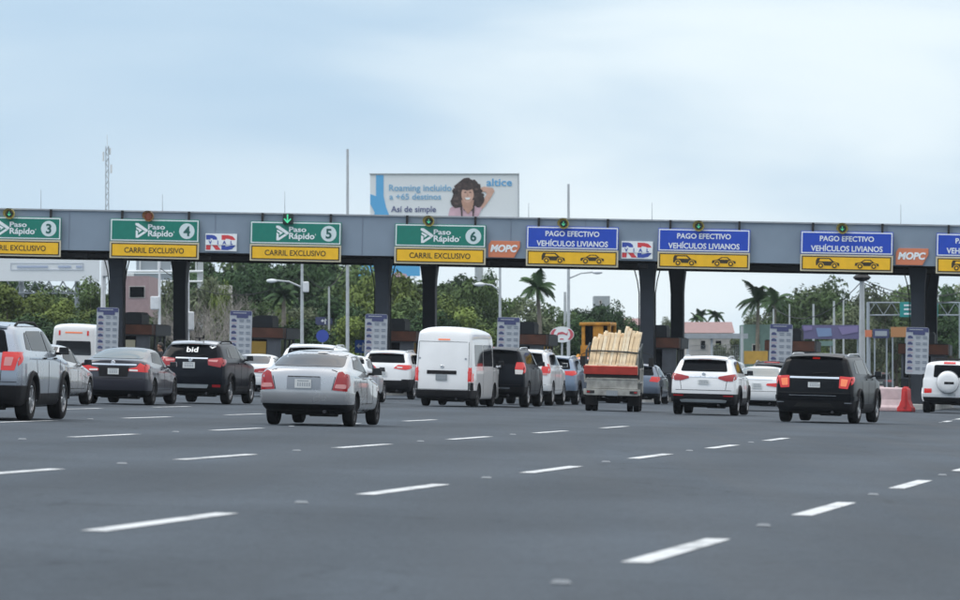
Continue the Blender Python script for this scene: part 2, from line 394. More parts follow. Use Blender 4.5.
# ------------------------------------------------------------ ground
def sheet(name, pts, dz, m):
    mb = MB(); mb.add([(x, y, gz(x) + dz) for x, y in pts], [tuple(range(len(pts)))])
    return mb.build(name, m)
tag(sheet('ground', [(-400, -100), (400, -100), (400, 900), (-400, 900)], -.03, M['earth']), kind='structure')
tag(sheet('road', [(-70, -99), (60, -99), (60, 300), (-70, 300)], 0, M['asphalt']), kind='structure')
LINES = [(-3.55, .156, 30.8, 0, 4), (-6.85, .139, 33.7, 0, 6), (-10.88, .136, 36.0, 0, 7), (-14.82, .131, 39.3, 0, 7), (-18.95, .130, 42.3, 0, 8), (-23.0, .129, 45, 0, 8), (-4.75, .13, 137, 0, 2)]
mk = MB(); stud_spots = []
for X0, sl, d0, n0, n1 in LINES:
    for n in range(n0, n1):
        D = d0 + 10.7 * n
        a = D - 2.25; b_ = D + 2.25; w = .085
        xa, xb = X0 + sl * a, X0 + sl * b_
        mk.add([(xa - w, a, gz(xa - w) + .005), (xa + w, a, gz(xa + w) + .005), (xb + w, b_, gz(xb + w) + .005), (xb - w, b_, gz(xb - w) + .005)], [(0, 1, 2, 3)])
        if n < 6: stud_spots.append((X0 + sl * (D - 5.35), D - 5.35))
tag(mk.build('lane_markings', M['line']), kind='structure')
def road_stud():
    mb = MB(); mb.box((0, 0, .011), (.11, .10, .016), taper=.7)
    return mb
first = None
for x, y in stud_spots:
    if first is None:
        first = road_stud().build('road_stud', M['stud'], bevel=.004); o = first
        tag(o, 'small pale raised stud between the white lane dashes', 'road stud', 'road studs along the lane lines')
    else:
        o = first.copy(); COL.objects.link(o)
    o.location = (x, y, gz(x) + .001); o.rotation_euler = (0, FALL, -.13)
# ------------------------------------------------------------ cars
def round_poly(pts, r, seg=3):
    out = []; n = len(pts)
    for i in range(n):
        p = Vector(pts[i]); a = Vector(pts[i - 1]); b = Vector(pts[(i + 1) % n])
        da, db = (a - p), (b - p); ra = min(r, da.length * .45); rb = min(r, db.length * .45)
        p0 = p + da.normalized() * ra; p1 = p + db.normalized() * rb
        for k in range(seg + 1):
            t = k / seg
            out.append((1 - t) ** 2 * p0 + 2 * t * (1 - t) * p + t * t * p1)
    return out

class Shell:
    """finished body surface that panels are laid on"""
    def __init__(s, me):
        bm = bmesh.new(); bm.from_mesh(me); s.bvh = BVHTree.FromBMesh(bm); bm.free()
    def hit(s, a, b, view):
        if view == 'rear': o, d = Vector((a, -3, b)), Vector((0, 1, 0))
        elif view == 'front': o, d = Vector((a, 12, b)), Vector((0, -1, 0))
        elif view == 'right': o, d = Vector((3, a, b)), Vector((-1, 0, 0))
        elif view == 'left': o, d = Vector((-3, a, b)), Vector((1, 0, 0))
        elif view == 'top': o, d = Vector((a, b, 5)), Vector((0, 0, -1))
        p, nrm, i, dist = s.bvh.ray_cast(o, d)
        if p is None: return None
        if nrm.dot(d) > 0: nrm = -nrm
        return p, nrm, d
    def panel(s, mb, poly, view, off=.006, m=0, step=.08, depth=.012, r=.03, maxdepth=None):
        if r: poly = round_poly(poly, r)
        poly = [Vector((p[0], p[1])) for p in poly]; n = len(poly)
        P = []
        for i in range(n):                                    # resample the outline
            a, b = poly[i], poly[(i + 1) % n]; c = max(1, int((b - a).length / step))
            P += [a.lerp(b, t / c) for t in range(c)]
        nb = len(P)
        xs = [p.x for p in P]; ys = [p.y for p in P]
        x = min(xs) + step / 2
        while x < max(xs):
            y = min(ys) + step / 2
            while y < max(ys):
                P.append(Vector((x, y))); y += step
            x += step
        v, e, f, _, _, _ = delaunay_2d_cdt(P, [(i, (i + 1) % nb) for i in range(nb)], [], 1, 1e-5)
        hits = [s.hit(p.x, p.y, view) for p in v]
        ok = [h is not None for h in hits]
        if maxdepth:
            ds = sorted((h[0].dot(h[2])) for h in hits if h)
            if ds:
                ref = ds[0]
                ok = [o and (h[0].dot(h[2]) < ref + maxdepth) for o, h in zip(ok, hits)]
        idx = {}; vv = []
        for i, h in enumerate(hits):
            if ok[i]:
                idx[i] = len(vv); vv.append(h[0] + h[1] * off)
        ff = [tuple(idx[i] for i in q) for q in f if all(i in idx for i in q)]
        cnt = {}
        for q in ff:
            for i in range(len(q)):
                a, b = q[i], q[(i + 1) % len(q)]; k = (min(a, b), max(a, b)); cnt[k] = cnt.get(k, 0) + 1
        inv = {j: i for i, j in idx.items()}; low = {}
        for (a, b), c in cnt.items():
            if c == 1:
                for q in (a, b):
                    if q not in low:
                        h = hits[inv[q]]; low[q] = len(vv); vv.append(h[0] - h[1] * depth)
                ff.append((a, b, low[b], low[a]))
        mb.add(vv, ff, m)
        return mb
    def line(s, mb, pts, view, w=.012, off=.003, m=0):
        for a, b in zip(pts[:-1], pts[1:]):
            a, b = Vector(a), Vector(b); d = (b - a).normalized(); q = Vector((-d.y, d.x)) * w / 2
            s.panel(mb, [a - q, b - q, b + q, a + q], view, off, m, step=.1, depth=.004, r=0)
        return mb
    def rib(s, pts, view, r, off=0):
        o = []
        for p in pts:
            h = s.hit(p[0], p[1], view)
            if h: o.append(h[0] + h[1] * off)
        return o

def loft_body(st, dims, axles, wr, name, bodymat, L, crease_levels=(3, 4), bump=1):
    """st: stations from tail to nose, each a list of (halfwidth, y, z) from sill to roof plus crown"""
    NL = len(st[0][0])
    bm = bmesh.new(); ringL = []; ringR = []; ctop = []; cbot = []
    for lv, crown in st:
        ringL.append([bm.verts.new((-h, y, z)) for h, y, z in lv]); ringR.append([bm.verts.new((h, y, z)) for h, y, z in lv])
        h, y, z = lv[-1]; ctop.append(bm.verts.new((0, y - crown[1], z + crown[0])))
        h, y, z = lv[0]; cbot.append(bm.verts.new((0, y, z)))
    n = len(st)
    for i in range(n - 1):
        for j in range(NL - 1):
            bm.faces.new((ringL[i][j], ringL[i + 1][j], ringL[i + 1][j + 1], ringL[i][j + 1]))
            bm.faces.new((ringR[i][j], ringR[i][j + 1], ringR[i + 1][j + 1], ringR[i + 1][j]))
        bm.faces.new((ringL[i][-1], ringL[i + 1][-1], ctop[i + 1], ctop[i])); bm.faces.new((ringR[i][-1], ctop[i], ctop[i + 1], ringR[i + 1][-1]))
        bm.faces.new((ringL[i][0], cbot[i], cbot[i + 1], ringL[i + 1][0])); bm.faces.new((ringR[i][0], ringR[i + 1][0], cbot[i + 1], cbot[i]))
    for i, bow in ((0, -.05), (n - 1, .09)):
        C = [cbot[i]] + [bm.verts.new((0, st[i][0][j][1] + bow, st[i][0][j][2] + (.02 if j > 3 else 0))) for j in range(1, NL - 1)] + [ctop[i]]
        for j in range(NL - 1):
            a = (ringL[i][j], ringL[i][j + 1], C[j + 1], C[j]); b = (ringR[i][j], C[j], C[j + 1], ringR[i][j + 1])
            bm.faces.new(a); bm.faces.new(b)
    cl = bm.edges.layers.float.new('crease_edge')
    for i in range(n):
        for R in (ringL[i], ringR[i]):
            for j in range(NL - 1):
                e = bm.edges.get((R[j], R[j + 1]))
                if i == 0: e[cl] = .45
                if i == n - 1: e[cl] = .3
            if i < n - 1:
                pass
    for i in range(n - 1):
        for R, R2 in ((ringL[i], ringL[i + 1]), (ringR[i], ringR[i + 1])):
            for j in crease_levels: bm.edges.get((R[j], R2[j]))[cl] = .5
            bm.edges.get((R[0], R2[0]))[cl] = .6; bm.edges.get((R[5], R2[5]))[cl] = .45
    bmesh.ops.recalc_face_normals(bm, faces=bm.faces)
    me = bpy.data.meshes.new(name); bm.to_mesh(me); bm.free()
    me.materials.append(bodymat)
    tmp = bpy.data.objects.new('tmp', me); COL.objects.link(tmp)
    sm = tmp.modifiers.new('s', 'SUBSURF'); sm.levels = 2; sm.render_levels = 2
    me2 = evaluated_mesh(tmp)
    # bring the smoothed shape back to its real dimensions
    W_, H_, zb = dims
    co = [v.co.copy() for v in me2.vertices]
    xm = max(c.x for c in co); y0 = min(c.y for c in co); y1 = max(c.y for c in co); z0 = min(c.z for c in co); z1 = max(c.z for c in co)
    for v in me2.vertices:
        v.co = Vector((v.co.x * W_ / 2 / xm, (v.co.y - y0) / (y1 - y0) * L, zb + (v.co.z - z0) / (z1 - z0) * (H_ - zb)))
    full = me2.copy()
    cut = MB()
    for ya in axles:
        for sx in (-1, 1):
            prof = [(0, W_ / 2 - .30), (wr + .055, W_ / 2 - .30), (wr + .055, W_ / 2 + .2), (0, W_ / 2 + .2)]
            cut.lathe([(max(r, .0005), h * sx) for r, h in prof], 36, 0, 'X', (0, ya, wr))
    co_ = cut.build('cut', M['under'])
    tmp.modifiers.clear(); tmp.data = me2
    me2.materials.clear(); me2.materials.append(bodymat)
    bo = tmp.modifiers.new('b', 'BOOLEAN'); bo.operation = 'DIFFERENCE'; bo.solver = 'EXACT'; bo.object = co_; bo.material_mode = 'TRANSFER'
    me3 = evaluated_mesh(tmp)
    if len(me3.polygons) < 200: me3 = me2
    bpy.data.objects.remove(co_); bpy.data.objects.remove(tmp)
    me3.polygons.foreach_set('use_smooth', [True] * len(me3.polygons)); me3.set_sharp_from_angle(angle=rad(38))
    me3.name = name
    return me3, full

def suv_stations(L, W, H, zb, belt, hwr, r5=.26, r6=.42, fz=None, hood=None, nose=1.35, boxy=0):
    h = W / 2; hood = hood or belt - .02; mid = .55 * belt
    z = [zb, zb + .05, mid, belt - .05, belt + .02, H - .14, H - .035]
    st = []
    c = .955 + .03 * boxy
    st.append(([(h * .84, .26, z[0]), (h * .92, .08, z[1] + .03), (h * c, 0, mid), (h * (c - .01), .05, z[3]), (h * (c - .04), .08, z[4]), (hwr + .03, r5, z[5] - .02), (hwr - .12, r6, z[6] - .03)], (.02, .06)))
    st.append(([(h * .88, .5, z[0]), (h * .985, .36, z[1]), (h, .34, mid), (h * .99, .36, z[3]), (h * .965, .40, z[4]), (hwr + .055, r5 + .22, z[5]), (hwr - .09, r6 + .2, z[6])], (.03, .02)))
    for y, dz in ((1.1, 0), (L * .42, .012), (L - 2.45, .0)):
        st.append(([(h * .88, y, z[0]), (h * .985, y, z[1]), (h, y, mid), (h * .99, y, z[3] - .01), (h * .965, y, z[4] - .01), (hwr + .06, y, z[5] + dz), (hwr - .08, y, z[6] + dz)], (.035, 0)))
    y = L - 2.0
    st.append(([(h * .88, y - .1, z[0]), (h * .985, y - .05, z[1]), (h, y, mid), (h * .99, y + .1, z[3] - .015), (h * .965, y + .15, z[4] - .02), (hwr + .05, y - .05, z[5] - .03), (hwr - .08, y - .1, z[6] - .035)], (.03, 0)))
    y = L - nose
    st.append(([(h * .88, y, z[0]), (h * .985, y, z[1]), (h, y, mid), (h * .985, y, hood - .05), (h * .93, y, hood), (h * .78, y, hood + .06), (h * .5, y, hood + .09)], (.02, -.08)))
    y = L - .5
    st.append(([(h * .86, y, z[0]), (h * .97, y, z[1]), (h * .985, y, mid), (h * .96, y, hood - .13), (h * .88, y, hood - .08), (h * .7, y, hood - .03), (h * .45, y, hood - .01)], (.01, -.05)))
    y = L
    st.append(([(h * .7, y - .22, z[0]), (h * .82, y - .06, z[1] + .02), (h * .84, y - .05, mid), (h * .82, y - .08, hood - .22), (h * .76, y - .13, hood - .15), (h * .6, y - .2, hood - .1), (h * .4, y - .24, hood - .08)], (.01, -.03)))
    return st

def sedan_stations(L, W, H, zb, belt, dk, hwr, yg=.62, yr=1.35, nose=1.5):
    h = W / 2; mid = .52 * belt; hood = belt - .03
    z = [zb, zb + .06, mid, belt - .06, belt + .01, H - .13, H - .035]
    st = []
    st.append(([(h * .80, .30, zb), (h * .90, .08, z[1] + .04), (h * .94, 0, mid), (h * .93, .03, dk - .14), (h * .88, .06, dk - .05), (h * .78, .09, dk - .01), (h * .5, .11, dk + .005)], (.01, .04)))
    st.append(([(h * .86, .5, zb), (h * .98, .36, z[1]), (h * .995, .34, mid), (h * .98, .38, dk - .11), (h * .93, .4, dk - .02), (h * .80, .40, dk + .02), (h * .5, .38, dk + .03)], (.01, .02)))
    st.append(([(h * .86, .8, zb), (h * .985, .72, z[1]), (h, .7, mid), (h * .985, .68, belt - .05), (h * .945, .66, belt + .03), (h * .78, yg, dk + .06), (h * .5, yg - .06, dk + .06)], (.01, .03)))
    st.append(([(h * .86, yr, zb), (h * .985, yr, z[1]), (h, yr, mid), (h * .985, yr, z[3] + .01), (h * .95, yr, z[4] + .01), (hwr + .06, yr + .02, z[5] - .01), (hwr - .1, yr - .03, z[6] - .015)], (.03, .03)))
    y = L * .5
    st.append(([(h * .86, y, zb), (h * .985, y, z[1]), (h, y, mid), (h * .985, y, z[3]), (h * .95, y, z[4]), (hwr + .07, y - .1, z[5]), (hwr - .08, y - .1, z[6])], (.035, 0)))
    y = L - 2.15
    st.append(([(h * .86, y, zb), (h * .985, y, z[1]), (h, y, mid), (h * .985, y + .1, z[3] - .01), (h * .95, y + .15, z[4] - .01), (hwr + .05, y - .15, z[5] - .03), (hwr - .08, y - .2, z[6] - .02)], (.03, 0)))
    y = L - nose
    st.append(([(h * .86, y, zb), (h * .985, y, z[1]), (h, y, mid), (h * .98, y, hood - .08), (h * .92, y, hood - .02), (h * .76, y, hood + .04), (h * .5, y, hood + .07)], (.02, -.1)))
    y = L - .5
    st.append(([(h * .84, y, zb), (h * .97, y, z[1]), (h * .98, y, mid), (h * .95, y, hood - .17), (h * .86, y, hood - .12), (h * .7, y, hood - .07), (h * .45, y, hood - .05)], (.01, -.05)))
    y = L
    st.append(([(h * .7, y - .25, zb), (h * .8, y - .08, z[1] + .03), (h * .82, y - .05, mid), (h * .8, y - .1, hood - .3), (h * .72, y - .16, hood - .22), (h * .6, y - .22, hood - .18), (h * .4, y - .26, hood - .16)], (.01, -.03)))
    return st

def van_stations(L, W, H, zb, belt, hwr):
    h = W / 2; mid = .6
    z = [zb, zb + .05, mid, belt - .05, belt + .05, H - .26, H - .035]
    st = []
    st.append(([(h * .9, .12, z[0]), (h * .95, .02, z[1]), (h * .965, 0, mid), (h * .96, .02, z[3]), (h * .945, .03, z[4]), (h * .90, .12, z[5] + .04), (hwr - .10, .22, z[6] - .03)], (.02, .03)))
    st.append(([(h * .92, .4, z[0]), (h * .99, .3, z[1]), (h, .3, mid), (h * .995, .3, z[3]), (h * .98, .3, z[4]), (h * .92, .36, z[5] + .05), (hwr - .08, .46, z[6])], (.03, 0)))
    for y in (1.2, L * .45, L - 1.6):
        st.append(([(h * .92, y, z[0]), (h * .99, y, z[1]), (h, y, mid), (h * .995, y, z[3]), (h * .98, y, z[4]), (h * .92, y, z[5] + .05), (hwr - .08, y, z[6] + (0 if y < L - 1.7 else -.08))], (.03, 0)))
    y = L - 1.2
    st.append(([(h * .92, y, z[0]), (h * .99, y, z[1]), (h, y, mid), (h * .99, y + .15, z[3]), (h * .97, y + .2, z[4]), (h * .84, y - .1, z[5] - .1), (hwr - .22, y - .25, z[6] - .2)], (.04, 0)))
    y = L - .35
    st.append(([(h * .9, y, z[0]), (h * .97, y, z[1]), (h * .98, y, mid), (h * .96, y, belt - .12), (h * .9, y, belt - .05), (h * .75, y - .05, belt + .02), (h * .5, y - .05, belt + .05)], (.02, -.08)))
    y = L
    st.append(([(h * .8, y - .12, z[0]), (h * .86, y - .03, z[1]), (h * .88, y, mid), (h * .85, y - .03, belt - .3), (h * .78, y - .07, belt - .22), (h * .65, y - .1, belt - .16), (h * .45, y - .12, belt - .14)], (.01, -.02)))
    return st

def wheel(parent, x, y, r, w=.22, rim='alloy', spokes=5, side=1):
    mb = MB(); ri = r * .66
    prof = [(ri, -w * .42), (ri + .02, -w * .5), (r - .035, -w * .5), (r - .008, -w * .42), (r, -w * .25), (r, w * .25), (r - .008, w * .42), (r - .035, w * .5), (ri + .02, w * .5), (ri, w * .42), (ri - .02, w * .2), (ri - .02, -w * .2), (ri, -w * .42)]
    mb.lathe(prof, 32, 0, 'X')
    o = mb.build('wheel', M['rubber'], parent, smooth=40); o.location = (x, y, r)
    rb = MB()
    xo = side * w * .36
    rb.lathe([(ri - .001, side * w * .43), (ri - .022, side * w * .43), (ri - .03, side * w * .18), (.0005, side * w * .12)], 28, 1, 'X')
    for i in range(spokes):
        a = 2 * math.pi * (i + .5) / spokes + .3
        for da in (-.11, .11):
            c, s_ = math.cos(a + da * .5), math.sin(a + da * .5)
            L_ = ri - .03
            rb.box((xo, c * L_ * .55, s_ * L_ * .55), (.035, L_, r * .085), 0, rot=(a + da, 0, 0))
    rb.lathe([(.0005, side * w * .42), (.055, side * w * .42), (.065, side * w * .3)], 14, 0, 'X')
    rb.lathe([(ri + .002, side * w * .44), (ri - .018, side * w * .46), (ri - .03, side * w * .3)], 28, 0, 'X')
    rb.build('rim', [M[rim], M['alloy_dark']], o, smooth=40)
    return o

def mirror(parent, x, y, z, m, s=1):
    mb = MB(); sg = 1 if x > 0 else -1
    mb.box((sg * .11 * s, 0, .02), (.18 * s, .11 * s, .13 * s), 0, taper=.85)
    mb.tube([(-sg * .06, .03, -.03), (sg * .06, .01, -.03)], .028, 8, 0)
    o = mb.build('side_mirror', m, parent, smooth=60, bevel=.045, seg=3); o.location = (x, y, z)
    g = MB(); g.box((sg * .11 * s, -.058 * s, .02), (.16 * s, .008, .11 * s))
    g.build('mirror_glass', M['glass_light'], o, bevel=.003)
    return o

def plate(parent, sh, x, z, w=.33, h=.16, m='plate', marks=True):
    hit = sh.hit(x, z, 'rear')
    y = hit[0].y if hit else 0
    mb = MB(); mb.box((0, 0, 0), (w, .014, h), 0)
    if marks:
        mb.box((0, -.008, h * .33), (w * .7, .004, h * .12), 1)
        xx = -w * .36
        while xx < w * .36:
            mb.box((xx + .018, -.008, -h * .08), (.022, .004, h * .42), 1); xx += .042
    o = mb.build('number_plate', [M[m], M['plate_dark']], parent); o.location = (x, y - .022, z)
    return o

def side_windows(kind, L, W, H, belt):
    if kind == 'suv':
        zt = H - .16
        return [[(.62, belt + .09), (.98, belt + .07), (1.02, zt - .02), (.86, zt - .05)],
                [(1.05, belt + .07), (L * .47, belt + .06), (L * .47, zt), (1.08, zt - .01)],
                [(L * .485, belt + .06), (L - 1.62, belt + .05), (L - 2.12, zt - .01), (L * .485, zt)]]
    if kind == 'sedan':
        zt = H - .105
        return [[(.98, belt + .12), (L * .47, belt + .05), (L * .47, zt), (1.36, zt - .02)],
                [(L * .485, belt + .05), (L - 1.66, belt + .03), (L - 2.2, zt - .02), (L * .485, zt)]]
    if kind == 'van':
        zt = H - .52
        return [[(.62, belt + .08), (L * .36, belt + .08), (L * .36, zt), (.62, zt)],
                [(L * .38, belt + .08), (L * .66, belt + .08), (L * .66, zt), (L * .38, zt)],
                [(L * .69, belt + .05), (L - .85, belt + .02), (L - 1.15, zt), (L * .69, zt)]]

def shell_slab(me, z0, z1, y1, off, name, m, root):
    """a band of the body's skin set proud of it, with returned edges (a bumper moulding)"""
    bm = bmesh.new(); bm.from_mesh(me)
    for co, no in (((0, 0, z0), (0, 0, 1)), ((0, 0, z1), (0, 0, 1)), ((0, y1, 0), (0, 1, 0))):
        bmesh.ops.bisect_plane(bm, geom=bm.verts[:] + bm.edges[:] + bm.faces[:], plane_co=co, plane_no=no)
    kill = [f for f in bm.faces if not (z0 < f.calc_center_median().z < z1 and f.calc_center_median().y < y1 and f.material_index == 0)]
    bmesh.ops.delete(bm, geom=kill, context='FACES'); bm.normal_update()
    if not bm.faces: bm.free(); return None
    nr = {v: v.normal.copy() for v in bm.verts}
    for v, n in nr.items(): v.co += n * off
    be = [e for e in bm.edges if e.is_boundary]
    r = bmesh.ops.extrude_edge_only(bm, edges=be)
    nv = [v for v in r['geom'] if isinstance(v, bmesh.types.BMVert)]
    pairs = []
    for v in nv:
        for e in v.link_edges:
            w = e.other_vert(v)
            if w in nr: v.co = w.co - nr[w] * (off + .01); break
    m2 = bpy.data.meshes.new(name); bm.to_mesh(m2); bm.free(); m2.materials.clear(); m2.materials.append(m)
    m2.polygons.foreach_set('use_smooth', [True] * len(m2.polygons)); m2.set_sharp_from_angle(angle=rad(40))
    o = bpy.data.objects.new(name, m2); COL.objects.link(o); o.parent = root; return o

def mir(poly): return [(-x, z) for x, z in poly][::-1]

def car(name, label, px, k, spec, yaw=0, group='cars queuing at the toll plaza'):
    p = spec; L, Wd, H = p['L'], p['W'], p['H']; zb = p.get('zb', .24); belt = p['belt']; kind = p['kind']; body = M[p['paint']]
    wr = p.get('wr', .34); ax = p.get('axles', (p.get('ra', .95), p.get('ra', .95) + p.get('wb', 2.7)))
    hwr = p.get('hwr', Wd / 2 - .22)
    if kind == 'suv': st = suv_stations(L, Wd, H, zb, belt, hwr, p.get('r5', .26), p.get('r6', .42), hood=p.get('hood'), nose=p.get('nose', 1.35), boxy=p.get('boxy', 0))
    elif kind == 'sedan': st = sedan_stations(L, Wd, H, zb, belt, p['dk'], hwr, p.get('yg', .62), p.get('yr', 1.35))
    else: st = van_stations(L, Wd, H, zb, belt, hwr)
    me, full = loft_body(st, (Wd, H, zb), ax, wr, 'body', body, L)
    loc = foot(px, k)
    root = empty(name, loc, (0, FALL, -math.radians(7.4) - math.radians(yaw)), label=label, cat=p.get('cat', 'car'), group=group)
    lb = [t for t in p.get('trims', []) if t[0] == 'lower_bumper']
    zl = max([q[1] for q in lb[0][2]]) if lb else zb + .1
    if kind != 'van' and zl < .60: shell_slab(me, zl + .012, p.get('bz', .64 if kind == 'sedan' else .68), ax[0] - wr - .07, .022, 'rear_bumper', body, root)
    if lb:                                              # the lower bumper is cut out of the body as a part of its own
        zc = max(q[1] for q in lb[0][2]); bm = bmesh.new(); bm.from_mesh(me)
        bmesh.ops.bisect_plane(bm, geom=bm.verts[:] + bm.edges[:] + bm.faces[:], plane_co=(0, 0, zc), plane_no=(0, 0, 1))
        low = [f for f in bm.faces if f.calc_center_median().z < zc and f.calc_center_median().y < ax[0] - wr * .6 and f.material_index == 0]
        b2 = bm.copy(); ids = {f.index for f in low}; bm.faces.index_update(); b2.faces.ensure_lookup_table(); ids = {f.index for f in low}
        bmesh.ops.delete(b2, geom=[f for f in b2.faces if f.index not in ids], context='FACES')
        bmesh.ops.delete(bm, geom=low, context='FACES')
        m2 = bpy.data.meshes.new('lower_bumper'); b2.to_mesh(m2); b2.free(); bm.to_mesh(me); bm.free()
        m2.materials.append(M[lb[0][1]]); m2.polygons.foreach_set('use_smooth', [True] * len(m2.polygons)); m2.set_sharp_from_angle(angle=rad(38))
        o = bpy.data.objects.new('lower_bumper', m2); COL.objects.link(o); o.parent = root
    bo = bpy.data.objects.new('body', me); COL.objects.link(bo); bo.parent = root
    sh = Shell(full)
    bpy.data.meshes.remove(full)
    hw = Wd / 2
    # glass
    if p.get('rear_glass'):
        g = MB(); sh.panel(g, p['rear_glass'], 'rear', .006, r=.06)
        rg = g.build('rear_window', M[p.get('glass', 'glass')], root, smooth=60)
        if p.get('wiper'):
            a = p['wiper']; w = MB(); pts = sh.rib(a, 'rear', .01, .025)
            if len(pts) > 1: w.tube(pts, .013, 6); w.build('wiper', M['plastic'], rg)
    for view in ('right', 'left'):
        for poly in side_windows(kind if kind != 'hatch' else 'suv', L, Wd, H, belt) if not p.get('sidewin') else p['sidewin']:
            g = MB(); sh.panel(g, poly, view, .005, r=.05); g.build('side_window', M[p.get('sglass', p.get('glass', 'glass'))], root, smooth=60)
    y1 = L - (1.35 if kind == 'suv' else 1.5 if kind == 'sedan' else .6)
    zt = H - .1
    g = MB(); fw = hwr + .02
    if kind != 'van': sh.panel(g, [(-hw * .74, belt + .09), (hw * .74, belt + .09), (fw - .08, zt - .02), (-fw + .08, zt - .02)], 'front', .006, r=.08)
    else: sh.panel(g, [(-hw * .8, belt + .1), (hw * .8, belt + .1), (hw * .7, H - .62), (-hw * .7, H - .62)], 'front', .006, r=.08)
    g.build('windscreen', M['glass'], root, smooth=60)
    # front face, seen from a step aside only
    for s_ in (-1, 1):
        g = MB(); q = [(s_ * hw * .5, belt - .34), (s_ * hw * .80, belt - .32), (s_ * hw * .82, belt - .2), (s_ * hw * .55, belt - .24)]
        sh.panel(g, q, 'front', .006, r=.03); g.build('headlight', M['lens_white'], root, smooth=50)
    g = MB(); sh.panel(g, [(-hw * .45, belt - .44), (hw * .45, belt - .44), (hw * .48, belt - .26), (-hw * .48, belt - .26)], 'front', .006, r=.04); g.build('grille', M['plastic'], root)
    # tail lights
    tl = M[p.get('tail', 'tail_off')]
    for s_ in (1, -1):
        g = MB()
        for (poly, mi) in p['lights']:
            q = poly if s_ > 0 else mir(poly)
            sh.panel(g, q, 'rear', .014 + .005 * (mi > 0), mi, step=.05, r=.02, maxdepth=.3)
        for poly, mi in p.get('lights_side', []):
            sh.panel(g, poly, 'right' if s_ > 0 else 'left', .013, mi, step=.05, r=.02, maxdepth=.13)
        g.build('tail_light', [tl, M['lens_white'], M['lens_pink'], M['tail_hot']], root, smooth=50)
    # trims: list of (name, material, polygon) on the rear, centred or mirrored
    for nm, mt, poly in p.get('trims', []):
        if nm == 'lower_bumper': continue
        g = MB(); sh.panel(g, poly, 'rear', .010, r=.012, step=.06, maxdepth=.32 if nm != 'lower_bumper' else .5)
        if nm == 'lower_bumper':
            za, zc = min(q[1] for q in poly), max(q[1] for q in poly)
            for v in ('right', 'left'): sh.panel(g, [(.02, za), (ax[0] - wr - .08, za), (ax[0] - wr - .08, zc - .03), (.02, zc)], v, .010, r=.01, step=.04, maxdepth=.34)
        g.build(nm, M[mt] if mt != 'body' else body, root, smooth=50)
    for nm, mt, poly in p.get('trims2', []):
        for q in (poly, mir(poly)):
            g = MB(); sh.panel(g, q, 'rear', .013, r=.015, step=.05, maxdepth=.6); g.build(nm, M[mt] if mt != 'body' else body, root, smooth=50)
    for nm, mt, poly in p.get('side_trims', []):
        for v in ('right', 'left'):
            g = MB(); sh.panel(g, poly, v, .010, r=.012, step=.08, maxdepth=.2); g.build(nm, M[mt] if mt != 'body' else body, root, smooth=50)
    # seams
    g = MB()
    for pts in p.get('seams', []): sh.line(g, pts, 'rear', p.get('seamw', .014))
    dz0 = zb + .16
    if kind == 'van':
        doors = [[(L * .68, belt + .5), (L * .68, .35)], [(L * .37, belt + .5), (L * .37, .35)], [(L - .75, .8), (L - .9, .35)]]
    else:
        doors = [[(L * .478, H - .2), (L * .478, dz0)], [(L - 1.55, belt + .02), (L - 1.62, dz0)], [(ax[0] + .32, belt), (ax[0] + .45, dz0 + .2)], [(ax[0] + .45, dz0), (L - 1.62, dz0)]]
    for pts in doors:
        for v in ('right', 'left'): sh.line(g, pts, v, .014)
    if g.v: g.build('panel_gap', M['seam'], root)
    # door handles
    for yy in ((L * .40, L * .585) if kind != 'van' else (L * .71,)):
        for v in ('right', 'left'):
            h = sh.hit(yy, belt - .06, v)
            if h:
                g = MB(); g.box((h[0].x + (.016 if v == 'right' else -.016), yy, belt - .06), (.03, .17, .03)); g.build('door_handle', M[p.get('handle', p['paint'])], root, bevel=.01)
    # wheel arch trim
    if p.get('cladding'):
        for ya in ax:
            for s_ in (-1, 1):
                g = MB(); pts = []
                for i in range(15):
                    a = math.pi * i / 14
                    yy, zz = ya + (wr + .09) * math.cos(a), wr + (wr + .09) * math.sin(a)
                    if zz < zb + .05: zz = zb + .05
                    h = sh.hit(yy, zz, 'right' if s_ > 0 else 'left')
                    if h: pts.append(h[0] + Vector((s_ * .004, 0, 0)))
                if len(pts) > 3: g.tube(pts, .045, 6); g.build('wheel_arch_trim', M[p['cladding']], root, smooth=60)
        for v in ('right', 'left'):
            g = MB(); sh.panel(g, [(ax[0] + wr + .1, zb + .02), (ax[1] - wr - .1, zb + .02), (ax[1] - wr - .1, zb + .22), (ax[0] + wr + .1, zb + .22)], v, .012, r=.02)
            g.build('sill_trim', M[p['cladding']], root, smooth=50)
    # wheels
    for ya in ax:
        for s_ in (-1, 1): wheel(root, s_ * (hw - .135), ya, wr, p.get('ww', .23), p.get('rim', 'alloy'), p.get('spokes', 5), s_)
    for s_ in (-1, 1): mirror(root, s_ * (hw - .02), L - (1.75 if kind != 'van' else .95), belt + .06 + (.1 if kind == 'van' else 0), M[p.get('mirror', p['paint'])], p.get('ms', 1))
    # underneath
    g = MB(); g.box((0, L / 2, zb + .03), (Wd * .62, L - .9, .14)); g.tube([(-hw * .75, ax[0], wr), (hw * .75, ax[0], wr)], .05, 8)
    g.tube([(-hw * .75, ax[1], wr), (hw * .75, ax[1], wr)], .04, 8); g.box((hw * .35, .55, zb - .0), (.5, .25, .15)); g.box((-.1, .9, zb + .02), (.7, .5, .16))
    g.build('underbody', M['under'], root, bevel=.02)
    g = MB(); g.tube([(hw * .45, .08, zb + .02), (hw * .45, .6, zb + .03)], .032, 10); g.build('exhaust_pipe', M['alloy_dark'], root, smooth=40)
    # number plate, high brake light, rails, badge, aerial
    if p.get('plate'):
        pl = plate(root, sh, *p['plate'][:2], *(p['plate'][2:4] if len(p['plate']) > 2 else ()), m=p.get('plate_mat', 'plate'))
